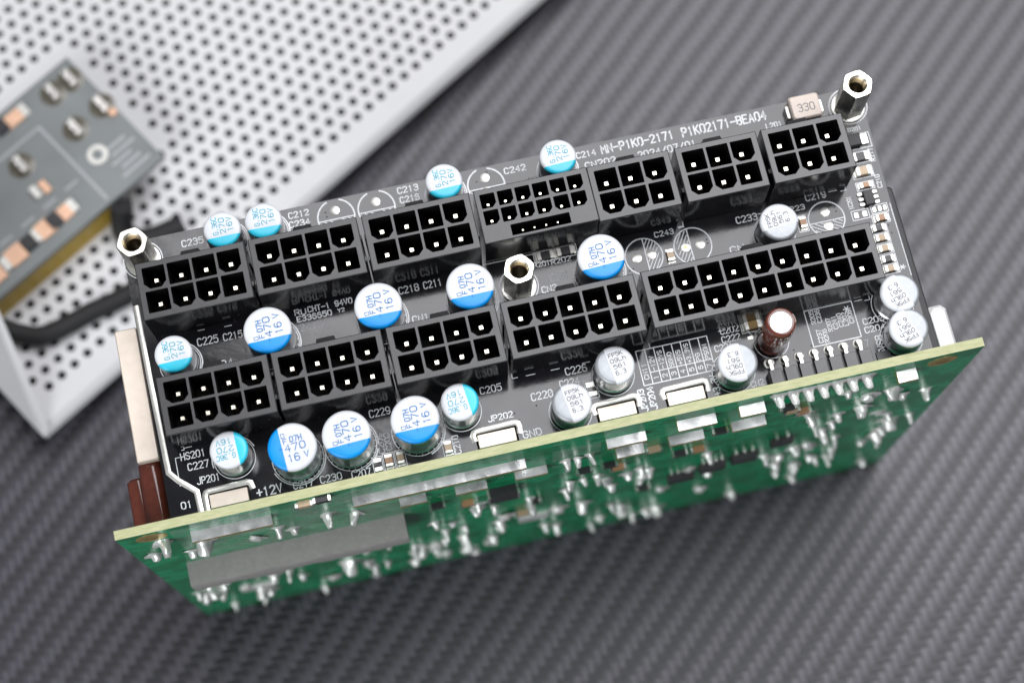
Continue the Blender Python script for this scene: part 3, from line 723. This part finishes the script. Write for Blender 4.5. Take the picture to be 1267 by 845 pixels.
# the crowded strip along the right-hand edge
o = None
mb = MB(); mb.cbox(-1.35,1.35,-1.1,1.1,.05,1.3,.12); o = put('diode', mb.mesh('diode_body','ferrite'), ROOT, (66.5,24.2,0), label='dark grey surface-mount diode')
mb = MB(); mb.cbox(1.4,2.7,-.95,.95,.01,.5,.1); put('terminal', mb.mesh('terminal','tin_pad'), o, (66.5,24.2,0)); box_print(67.4,24.1,4.6,2.7)
chip('chip_resistor', 67.0,21.15,2.9,1.5,.7,'chip_dark'); chip('chip_capacitor', 66.75,18.4,2.6,1.55,1.0,'chip_beige'); chip('chip_capacitor', 66.5,15.9,2.1,.95,.7,'chip_brown')
mb = MB(); mb.cbox(-.85,.85,-1.35,1.35,.1,1.0,.1); o = put('transistor_array', mb.mesh('ic_body','ferrite'), ROOT, (66.35,13.5,0), label='tiny six-legged grey chip')
for s_ in (-1,1):
    for k in (-1,0,1):
        mb = MB(); mb.cbox(*(sorted((s_*.86,s_*1.75))), k*.95-.25, k*.95+.25, .02,.35,.06); put('leg', mb.mesh('leg','tin_pad'), o, (66.35,13.5,0))
pad(63.5,10.95,.75,1.0); pad(65.0,10.95,.75,1.0); box_print(64.25,10.95,3.0,1.7)
pad(66.8,11.3,.6,.9); pad(67.8,11.3,.6,.9); pad(68.7,11.3,.55,.9); box_print(67.75,11.3,2.9,1.5)
chip('chip_capacitor', 67.5,9.5,2.0,1.15,.8,'chip_brown')
for yy, bd in ((7.8,'chip_dark'),(5.95,'chip_beige'),(4.0,'chip_beige'),(2.05,'chip_dark'),(.3,'chip_beige')): chip('chip_capacitor' if bd != 'chip_dark' else 'chip_resistor', 66.5, yy, 2.1, 1.15, .8, bd)
for tx, x, y in [('R217',69.55,20.0),('C218',69.35,15.0),('IC201',63.4,12.2)]:
    mb = MB(); letter(mb, tx, x, y, 2.4, .75, .12, R_(90)); put('printed_lettering', mb.mesh('lettering','silkscreen'), DB)
mb = MB(); mb.strip([(69.75,-1.5),(69.75,11.8)], .12, .012); put('printed_outline', mb.mesh('edge_line','silkscreen'), DB); mb = MB(); letter(mb, '*', 68.1, -.4, 1.1, 1.2, .14); put('printed_mark', mb.mesh('edge_mark','silkscreen'), DB)
# pink inductor behind the last socket
mb = MB(); mb.cbox(-2.65,2.65,-2.2,2.2,.25,3.0,.35); o = put('inductor', mb.mesh('inductor','inductor_pink',30), ROOT, (59.6,31.5,0), label='pink block inductor marked 330')
for s_ in (-1,1):
    mb = MB(); mb.cbox(*(sorted((s_*2.66,s_*3.25))), -1.2,1.2,.02,1.6,.12); put('terminal', mb.mesh('terminal','tin_pad'), o, (59.6,31.5,0))
mb = MB(); letter(mb, '330', -1.4,-.9,2.9,1.35,.15,0,3.01); put('marking', mb.mesh('marking','ink_grey'), o, (59.6,31.5,0))

# seven-pin right-angle header between the two boards
mb = MB()
for i in range(7): mb.cbox(41.1+2.585*i, 43.2+2.585*i, -15.75, -12.95, .05, 2.5, .1)
mb.box(41.0, 59.4, -15.6, -13.3, .03, 1.6)
o = put('pin_header', mb.mesh('header_block','plastic_matte'), ROOT, (0,0,0), label='black seven-pin header along the green board')
for i in range(7):
    x = 41.95 + 2.58*i
    mb = MB(); mb.lathe([(.54,-.2),(.54,.05),(.66,.14),(.88,.09),(.96,.01)], 24, (x,-11.2,0), cap0=False, cap1=False); mb.lathe([(.54,.012)], 24, (x,-11.2,0), cap0=False, mi=1)
    put('solder_pad', mb.mesh('ring_pad', ['tin_pad','dark_body'], 40), DB)
    mb = MB(); w = .3
    mb.box(x-w, x+w, -11.2-w, -11.2+w, -.8, 1.15); mb.cbox(x-w, x+w, -13.1, -11.2-w-.005, .75, 1.45, .08)
    put('pin', mb.mesh('bent_pin','tin'), o)
mb = MB(); mb.cbox(59.7,62.2,-15.7,-13.6,.03,1.0,.1); put('header_end', mb.mesh('header_end','chip_dark'), o)

# ------------------------------------------------------------------ parts behind and below the black board
mb = MB(); mb.cbox(-65.25,-61.45,-3.9,19.6,-3.6,-2.0,.25); mb.box(-63.3,-61.6,-3.5,19.2,-30,-3.7)
put('heat_sink', mb.mesh('heat_sink','cream_metal',30), ROOT, label='cream metal heat sink plate beside the black board')
mb = MB(); mb.box(-65.0,-61.3,-15.7,14.0,-62,-31); put('transformer', mb.mesh('transformer','dark_body'), ROOT)
for (cx, cz, r, y1_, bl) in [(-63.55,-6.6,2.35,-3.1,'glossy brown capacitor touching the end of the heat sink plate'),(-67.0,-11.2,2.0,-4.6,'shorter brown capacitor beneath the one at the heat sink')]:
    mb = MB(); L = y1_ + 15.8
    mb.lathe([(r,0),(r,1.0),(r-.15,1.3),(r,1.6),(r,L-.4),(r-.3,L)], 32, (0,0,0), 'y')
    o = put('electrolytic_capacitor', mb.mesh('side_cap','brown_sleeve',35), ROOT, (cx,-15.79,cz), label=bl)
mb = MB(); mb.cbox(71.6,75.2,-15.7,-6.6,-17,-4.0,.8); put('relay_block', mb.mesh('white_block','plastic_white',30), ROOT, label='white plastic block behind the green board corner')
mb = MB(); mb.cbox(62,72.0,-15.7,16.0,-50,-3.5,.4); put('filter_choke', mb.mesh('dark_block','dark_body'), ROOT, label='black block under the edge of the black board')
mb = MB(); mb.box(-40,50,-15.7,20,-75,-12); put('component_block', mb.mesh('inner_block','dark_body'), ROOT)

# ------------------------------------------------------------------ solder side of the green board
FY = -17.35
for (xa, xb, z, d) in [(-58.6,-45.0,-2.0,1.75),(-31.4,-1.8,-3.2,1.6),(-24.0,-19.3,-13.4,1.4),(-14.2,-8.6,-13.6,1.4),(-3.6,2.1,-12.3,1.4),(12.2,19.0,-2.6,1.6),(14.3,19.2,-11.4,1.8),(24.3,31.0,-.8,1.7),(23.8,30.0,-12.0,1.6),(34.9,41.0,-11.3,1.7),(35.0,39.4,-.3,1.8),(62.6,66.0,-.8,1.9)]:
    mb = MB(); n = max(3, int((xb-xa)/.8)); vs = []
    rnd = random.Random(int(xa*10))
    for i in range(n+1):
        x = xa + (xb-xa)*i/n; j = rnd.uniform(-.08,.08)
        vs += [(x,FY+.05,z+.25+j),(x,FY-d*.5,z+.12+rnd.uniform(-.1,.1)),(x,FY-d,z+j*.6),(x,FY-d,z-1.1),(x,FY+.05,z-1.2)]
    fs = []; mi = []
    for i in range(n):
        for k_, mm in ((0,0),(1,0),(2,1),(3,0)): fs.append((i*5+k_, i*5+k_+1, i*5+k_+6, i*5+k_+5)); mi.append(mm)
    fs += [(0,1,2,3,4), tuple(n*5+k_ for k_ in (4,3,2,1,0))]; mi += [1,1]
    mb.add(vs, fs); mb.m = mi
    put('solder_bar', mb.mesh('solder_bar', ['solder_flat','gold_edge'], 40), GB)
# grey thermal pad
mb = MB(); n = 40; vs = []
for i in range(n+1):
    x = -63.6 + (63.6-24.0)*i/n; w = .35*math.sin(i*.55) + .2*math.sin(i*1.3+1); zb = -35.5 + .5*math.sin(i*.35)
    vs += [(x,FY+.02,-26.8),(x,FY-4.3+w*.3,-27.0+w*.2),(x,FY-4.5+w*.25,-27.5),(x,FY-4.4-w*.35,zb+3+w),(x,FY-3.6,zb),(x,FY+.02,zb-.3)]
fs = [(i*6+k_, i*6+k_+1, i*6+k_+7, i*6+k_+6) for i in range(n) for k_ in range(5)] + [(5,4,3,2,1,0), tuple(n*6+k_ for k_ in range(6))]
mb.add(vs, fs); put('thermal_pad', mb.mesh('thermal_pad','thermal_pad',35), ROOT, label='soft grey thermal pad stuck on the solder side')
# solder joints: cone of solder with the trimmed wire end, several shapes shared
JM = []
for k in range(7):
    L = [1.6,2.2,2.8,3.3,1.2,2.5,3.8][k]; r0 = [1.15,1.3,1.2,1.5,1.5,.95,1.7][k]; w = [.50,.55,.52,.66,.80,.42,.80][k]
    mb = MB(); mb.lathe([(r0*1.25,-.02),(r0,.10),(r0*.72,.35),(w*1.35,L*.45),(w*1.12,L*.8),(w*.85,L),(w*.2,L+.12)], 14, (0,0,0), '-y', jit=.22)
    JM.append(mb.mesh('solder_joint','solder',50))
jr = random.Random(11)
def joint(x, z, k):
    o = put('solder_joint', JM[k], GB, (x, FY, z))
    o.scale = (jr.uniform(.8,1.25), jr.uniform(.5,.95), jr.uniform(.75,1.3)); o.rotation_euler = (jr.uniform(-.22,.22), jr.uniform(0,6.28), jr.uniform(-.22,.22))
for x in (41.7,44.25,46.8,49.35,51.9,54.45,57.0): put('solder_joint', JM[1], GB, (x, FY, 1.7))
for x, z in [(5.6,-12.4),(7.7,-11.9),(9.9,-11.5),(6.9,-31.5),(9.4,-32.0),(12.1,-32.0)]: joint(x, z, 5)
PTS = [(60.2,-14.5),(64.5,-14.0),(72.1,-20.5),(55.5,-8.5),(60.6,-23),(67.7,-20),(73.4,-40),(69.5,-41),(68.8,-52),(67.3,-58),(56.6,-25),(50.9,-22),(55.6,-37),(59.7,-46),(61.2,-65),(55.0,-50),(54.8,-68),(51.9,-48),
 (-15.6,-46),(-19.8,-70),(-24.1,-68),(-13.9,-63),(-13.6,-79),(-6.6,-55),(-8.0,-71),(5.2,-56),(5.2,-73),(10.1,-57),(14.2,-77),(-10.5,-34),(16.5,-65),(18.4,-75),
 (15.3,-44),(18.0,-36),(20.9,-43),(10.1,-55),(14.7,-77),(19.3,-75),(26.8,-80),(26.3,-60),(35.2,-69),(50.0,-18),(54.4,-64),
 (-66.6,-13.5),(-63.6,-4.0),(-36.5,-12),(-31.9,-16),(-49.9,-18),(-45.3,-14),(-43.0,-18),(-57.8,-11),(-60.8,-17),(-65.9,-64),(-63.4,-56),(-61.4,-56),(-58.0,-64),(-55.8,-70),(-54.1,-73),(-46.8,-66),(-51.7,-58),(-66.8,-60),(-37.1,-63),(-33.5,-71),(-23.8,-62),(-24.6,-77)]
for i, (x, z) in enumerate(PTS): joint(x, z, (i*5+int(abs(x))) % 7)
rnd = random.Random(3)
n_ = 0
while n_ < 64:                                     # many lesser joints over the lower half
    x, z = rnd.uniform(-66,73), rnd.uniform(-85,-30)
    if x < -22 and z > -42: continue
    if all(abs(x-a)+abs(z-b) > 2.8 for a, b in PTS): PTS.append((x,z)); joint(x, z, rnd.choice((0,1,4,5,5,5))); n_ += 1
t = NT('clear_adhesive'); t.b.inputs['Base Color'].default_value = (0.55, 0.62, 0.56, 1); t.b.inputs['Roughness'].default_value = 0.25
al = t.n('ShaderNodeMapRange'); al.inputs[1].default_value = 0.35; al.inputs[2].default_value = 0.65; al.inputs[3].default_value = 0.06; al.inputs[4].default_value = 0.26
t.l(t.noise(220, 4), al.inputs[0]); t.l(al.outputs[0], t.b.inputs['Alpha']); t.bump(t.noise(600, 3), 0.0001)
for (fx0, fx1, fz0, fz1) in [(-61.5,-22.5,-26.5,2.5),(3.0,11.5,-11,-2.5)]:       # smears of clear fixing glue
    mb = MB(); n = 24; rn = random.Random(int(fx0)); vs = []
    for i in range(n+1):
        x = fx0 + (fx1-fx0)*i/n; vs += [(x,FY-.06,fz1+rn.uniform(-.5,.5)),(x,FY-.25,(fz0+fz1)/2),(x,FY-.06,fz0+rn.uniform(-.9,.9))]
    mb.add(vs, [(i*3+k_, i*3+k_+1, i*3+k_+4, i*3+k_+3) for i in range(n) for k_ in range(2)]); put('clear_adhesive', mb.mesh('clear_adhesive','clear_adhesive',60), GB)
# chips on the solder side
def fchip(name, x, z, w, h, d, body, legs=0, label=None):
    mb = MB(); mb.box(-w/2, w/2, -d, .0, -h/2, h/2)
    o = put(name, mb.mesh('face_chip', body), ROOT, (x, FY-.03, z), label=label)
    if legs:
        for s_ in (-1, 1):
            for k_ in range(legs):
                xx = -w/2 + w*(k_+.5)/legs; mb = MB(); a, b = sorted((s_*(h/2+.01), s_*(h/2+1.2))); mb.box(xx-.28, xx+.28, -.5, .0, a, b); put('leg', mb.mesh('leg','tin'), o, (x, FY-.03, z))
    else:
        for s_ in (-1, 1):
            mb = MB(); a, b = sorted((s_*(w/2-.25), s_*(w/2+.2))); mb.box(a, b, -d-.04, .0, -h/2-.04, h/2+.04); put('terminal', mb.mesh('terminal','tin'), o, (x, FY-.03, z))
fchip('control_chip', 29.1,-48,5.0,3.9,1.5,'chip_dark',4); fchip('control_chip', 35.0,-44.5,4.9,3.9,1.5,'chip_dark',4); fchip('control_chip', 41.0,-42.5,4.9,3.9,1.5,'chip_dark',3)
fchip('control_chip', -5.8,-24.5,5.4,5.0,1.8,'chip_dark',0,'square black chip on the solder side'); fchip('control_chip', 47.5,-36,4.2,3.0,1.2,'chip_dark',2)
for x, z, bd in [(-17.8,-24,'chip_dark'),(-12.3,-28,'chip_brown'),(9.1,-22,'chip_dark'),(13.7,-22,'chip_dark'),(15.5,-26,'chip_brown'),(33.2,-14,'chip_dark'),(27,-26,'chip_dark'),(30.5,-26,'chip_brown'),(21.5,-17,'chip_beige'),(44.4,-7,'chip_dark'),(45.5,-10,'chip_beige'),(48,-13,'chip_brown'),(-36,3,'chip_dark'),(-39,2.4,'chip_beige'),(22,-52,'chip_dark'),(0,-40,'chip_dark'),(-2,-50,'chip_beige')]:
    fchip('chip_component', x, z, 2.6, 1.6, 1.0, bd)
for (x, z, w, h) in [(0.3,-58,6.0,5.0),(-56,-66,7,4)]:
    mb = MB(); mb.cbox(-w/2, w/2, -h/2, h/2, 0, .6, .2); mm = mb.mesh('solder_land','solder',30)
    o = put('solder_land', mm, GB, (x, FY, z)); o.rotation_euler = (R_(90), 0, 0)
mb = MB(); mb.lathe([(2.6,0),(2.6,.06),(1.2,.08)], 32, (0,0,0), '-y', cap1=False); put('mounting_ring', mb.mesh('mounting_ring','gold_edge',40), GB, (70.5,FY,.2)); put('mounting_ring', bpy.data.meshes['mounting_ring'], GB, (-64.6,FY,.6))
mb = MB()                                          # pale printing and traces, too fine to count
for i in range(60):
    x, z = rnd.uniform(-66,72), rnd.uniform(-24,2.5); L = rnd.uniform(.5,1.6)
    mb.add([(x,FY-.012,z),(x+L,FY-.012,z),(x+L,FY-.012,z+.22),(x,FY-.012,z+.22)], [(0,1,2,3)])
put('printed_marks', mb.mesh('green_marks','silkscreen_faint'), GB)['kind'] = 'stuff'

# ------------------------------------------------------------------ perforated white panel
A = R_(31.0); E1 = Vector((math.cos(A), math.sin(A))); N1 = Vector((-math.sin(A), math.cos(A))); PO = Vector((-95.33, 25.5)); PZ = -78.0
def pan(u_, v_, z=PZ): q_ = PO + E1*u_ + N1*v_; return (q_.x, q_.y, z)
PU, PV = 3.555, 3.36
mb = MB(); th = 0.9; UL, UR = 0.0, 172.0; V0 = 7.75 - PV/2
nrow = 26
for j in range(nrow):
    va, vb = V0 + j*PV, V0 + (j+1)*PV
    off = 7.7 + (0 if j % 2 == 0 else PU/2)
    us = off - PU/2
    while us - PU > 3.0: us -= PU
    start = us; ncell = int((UR - 4 - us) / PU)
    mb.add([pan(UL,va), pan(us,va), pan(us,vb), pan(UL,vb)], [(0,1,2,3)])
    for i in range(ncell):
        ua, ub = us + i*PU, us + (i+1)*PU; uc, vc = (ua+ub)/2, (va+vb)/2
        plain = (uc < 62.0 and 32.5 < vc < 67.5)
        if plain: mb.add([pan(ua,va), pan(ub,va), pan(ub,vb), pan(ua,vb)], [(0,1,2,3)]); continue
        ring = []; out = []
        for k_ in range(12):
            a_ = 2*math.pi*(k_+.5)/12; c_, s_ = math.cos(a_), math.sin(a_)
            ring.append((uc+1.0*c_, vc+1.0*s_)); mxx = max(abs(c_), abs(s_)); out.append((uc+PU/2*c_/mxx, vc+PV/2*s_/mxx))
        vs = [pan(*q_) for q_ in ring] + [pan(*q_) for q_ in out] + [pan(*q_, PZ-th) for q_ in ring] + [pan(ub,vb), pan(ua,vb), pan(ua,va), pan(ub,va)]
        fs = []
        for k_ in range(12):
            k2 = (k_+1) % 12
            crn = {1:36, 4:37, 7:38, 10:39}.get(k_)
            fs.append((k_, 12+k_, crn, 12+k2, k2) if crn else (k_, 12+k_, 12+k2, k2)); fs.append((k_, k2, 24+k2, 24+k_))
        mb.add(vs, fs)
    ue = us + ncell*PU
    mb.add([pan(ue,va), pan(UR,va), pan(UR,vb), pan(ue,vb)], [(0,1,2,3)])
VT = V0 + nrow*PV
vb0 = 1.9                                          # plain border, rounded bend and the lip that stands on the table
prof = [(V0,PZ),(vb0+.9,PZ),(vb0+.2,PZ-.15),(vb0-1.1,PZ-1.1),(vb0-1.7,PZ-2.4),(vb0-.9,PZ-2.7),(vb0+.4,PZ-1.2),(vb0+.9,PZ-th)]
for (a_, b_) in zip(prof[:-1], prof[1:]): mb.add([pan(UL,*a_), pan(UR,*a_), pan(UR,*b_), pan(UL,*b_)], [(0,1,2,3)])
mb.add([pan(UL,*q_) for q_ in prof[1:]], [tuple(range(len(prof)-1))])
mb.add([pan(UL,VT), pan(UR,VT), pan(UR,VT,TZ+.03), pan(UL,VT,TZ+.03)], [(0,1,2,3)])
for ua_, ub_ in ((34,46),(158,170)):               # feet that carry the near edge
    mb.add([pan(ua_,3.0,PZ-.5), pan(ub_,3.0,PZ-.5), pan(ub_,3.0,TZ+.03), pan(ua_,3.0,TZ+.03), pan(ua_,3.9,PZ-.5), pan(ub_,3.9,PZ-.5), pan(ub_,3.9,TZ+.03), pan(ua_,3.9,TZ+.03)], [(0,1,2,3),(7,6,5,4),(0,3,7,4),(1,5,6,2),(3,2,6,7)])
pan_me = mb.mesh('perforated_panel','white_paint')
PROOT = thing('perforated_panel', (PO.x, PO.y, TZ+.03), 'white sheet metal panel full of round holes, lying behind the boards', 'metal panel')
put('perforated_sheet', pan_me, PROOT)
mb = MB(); mb.add([pan(4,4,PZ-1.4),pan(168,4,PZ-1.4),pan(168,VT-3,PZ-1.4),pan(4,VT-3,PZ-1.4)],[(0,1,2,3)]); put('hole_shade_sheet', mb.mesh('hole_shade_sheet','dark_body'), PROOT)  # added dark sheet, stands in for the shade seen through the holes
# the bent-up side flap, leaning inward
mb = MB(); T0, T1 = pan(1.0,.8,PZ+.3), pan(18.4,38,PZ+38); Bq0, Bq1 = pan(-.2,.2,PZ-.1), pan(-.2,45,PZ-.1)
def off(p_, d): return (p_[0]+d*E1.x, p_[1]+d*E1.y, p_[2])
vs = [Bq0, Bq1, T1, T0, off(Bq0,.9), off(Bq1,.9), off(T1,.9), off(T0,.9)]
mb.add(vs, [(0,1,2,3),(7,6,5,4),(0,3,7,4),(3,2,6,7),(2,1,5,6),(1,0,4,5)]); put('side_flap', mb.mesh('side_flap','white_paint'), PROOT)

# ------------------------------------------------------------------ small grey filter board resting on its yellow capacitor
FZ = -68.0
FROOT = thing('filter_board', pan(35,38,PZ+.02), 'small grey circuit board on a yellow capacitor, lying on the perforated panel', 'circuit board')
def slab(mb, u0, u1, v0, v1, z0, z1, mi=0):
    vs = [pan(u0,v0,z0),pan(u1,v0,z0),pan(u1,v1,z0),pan(u0,v1,z0),pan(u0,v0,z1),pan(u1,v0,z1),pan(u1,v1,z1),pan(u0,v1,z1)]
    mb.add(vs, [(3,2,1,0),(4,5,6,7),(0,1,5,4),(1,2,6,5),(2,3,7,6),(3,0,4,7)], mi)
mb = MB(); slab(mb, -6, 58.2, 26.0, 58.3, FZ-1.6, FZ); FB = put('board', mb.mesh('filter_board','grey_mask'), FROOT)
mb = MB(); slab(mb, -5, 43.0, 26.4, 48, PZ+.02, FZ-1.62); put('film_capacitor', mb.mesh('film_capacitor','yellow_case'), FROOT, label='yellow box capacitor under the grey board')
for (u_, v_) in [(55.3,53.6),(50.5,53.7),(56.3,44.2),(48.7,44.0),(34.9,45.6)]:
    mb = MB(); c_ = pan(u_, v_, 0)
    mb.lathe([(2.9,0),(2.8,.05),(1.5,.25)], 24, (0,0,0), cap0=False); o = put('solder_pad', mb.mesh('filter_pad','flux_pool',40), FB, (c_[0], c_[1], FZ))
    mb = MB(); ca, sa = math.cos(A+R_(90)), math.sin(A+R_(90))
    vs = [(a_*ca-b_*sa, a_*sa+b_*ca, z_) for z_ in (.2,1.7) for a_, b_ in ((-2.1,-.75),(2.1,-.75),(2.1,.75),(-2.1,.75))]
    mb.add(vs, [(0,1,2,3),(4,5,6,7),(0,1,5,4),(1,2,6,5),(2,3,7,6),(3,0,4,7)]); put('tab', mb.mesh('tab','tin'), FROOT, (c_[0], c_[1], FZ))
for (u_, v_, w_, l_) in [(40.7,54.9,2.2,1.5),(34.7,30.8,1.5,1.6),(29.4,30.9,1.9,1.9),(21.2,30.7,2.1,2.0),(15.6,30.3,1.6,2.0),(35.4,38.2,.8,1.5),(57.0,41.2,.8,.7)]:
    mb = MB(); slab(mb, u_-w_, u_+w_, v_-l_, v_+l_, FZ+.01, FZ+.7); o = put('copper_land', mb.mesh('copper_land','copper_bright'), FB)
for (u_, v_) in [(32.0,30.9),(25.0,30.8),(37.4,55.2)]:
    mb = MB(); slab(mb, u_-1.4, u_+1.4, v_-1.6, v_+1.6, FZ+.01, FZ+1.2); put('chip_component', mb.mesh('chip','chip_dark'), FROOT)
for (u_, v_) in [(36.9,30.9),(26.8,30.9),(18.4,30.6),(43.4,54.9),(33.2,38.6)]:
    mb = MB(); slab(mb, u_-.8, u_+.8, v_-1.5, v_+1.5, FZ+.01, FZ+.8); put('solder_pad', mb.mesh('filter_land','tin_pad'), FB)
mb = MB(); c_ = pan(48.3, 36.2, 0); mb.lathe([(1.2,.02),(1.3,.2),(2.2,.2),(2.3,.02)], 24, (c_[0],c_[1],FZ), cap0=False, cap1=False); put('solder_ring', mb.mesh('solder_ring2','tin_pad',40), FB)
mb = MB()
for k_ in range(5): slab(mb, 49.0+(k_%2)*1.2, 56.4-(k_%3)*1.1, 28.3+k_*1.75, 28.85+k_*1.75, FZ+.01, FZ+.05)
for k_ in range(4): slab(mb, 20+k_*6.0, 23.4+k_*6.0, 34.6, 35.0, FZ+.01, FZ+.05)
slab(mb, 43.0,43.5,27.0,50.0,FZ+.01,FZ+.04); slab(mb, 24.0,43.0,49.6,50.0,FZ+.01,FZ+.04)
put('printed_patch', mb.mesh('printed_patch','silkscreen_faint'), FB)

# black cable running from under the filter board
cz = PZ + 2.2
path = [pan(44.5,24.5,cz+6), pan(42.6,23.5,cz+2), pan(41.6,22,cz), pan(42.6,19.0,cz), pan(46,16.5,cz), pan(52,14.5,cz)]
mb = MB()
def smooth(P, k=6):
    out = []
    for i in range(len(P)-1):
        p0, p1, p2, p3 = (Vector(P[max(i-1,0)]), Vector(P[i]), Vector(P[i+1]), Vector(P[min(i+2,len(P)-1)]))
        for j in range(k):
            t_ = j/k; out.append(tuple(.5*((2*p1)+(p2-p0)*t_+(2*p0-5*p1+4*p2-p3)*t_*t_+(3*p1-p0-3*p2+p3)*t_**3)))
    out.append(tuple(P[-1])); return out
path2 = [pan(-4,34,cz), pan(3,29.5,cz), pan(8.3,24.5,cz), pan(10.5,20.5,cz), pan(13.8,16.6,cz), pan(19.1,14.6,cz), pan(25.1,13.2,cz), pan(32,11.0,cz), pan(40,10.0,cz)]
mb.tube(smooth(path2), 2.15, 12)
o = put('cable', mb.mesh('cable','cable_sleeve',60)); o['label'] = 'black cable curving over the perforated panel in front of the yellow capacitor'; o['category'] = 'cable'
mb = MB(); mb.tube(smooth(path), 2.4, 12)
o = put('cable', mb.mesh('cable','cable_sleeve',60)); o['label'] = 'black cable end coming out beside the corner of the grey board'; o['category'] = 'cable'
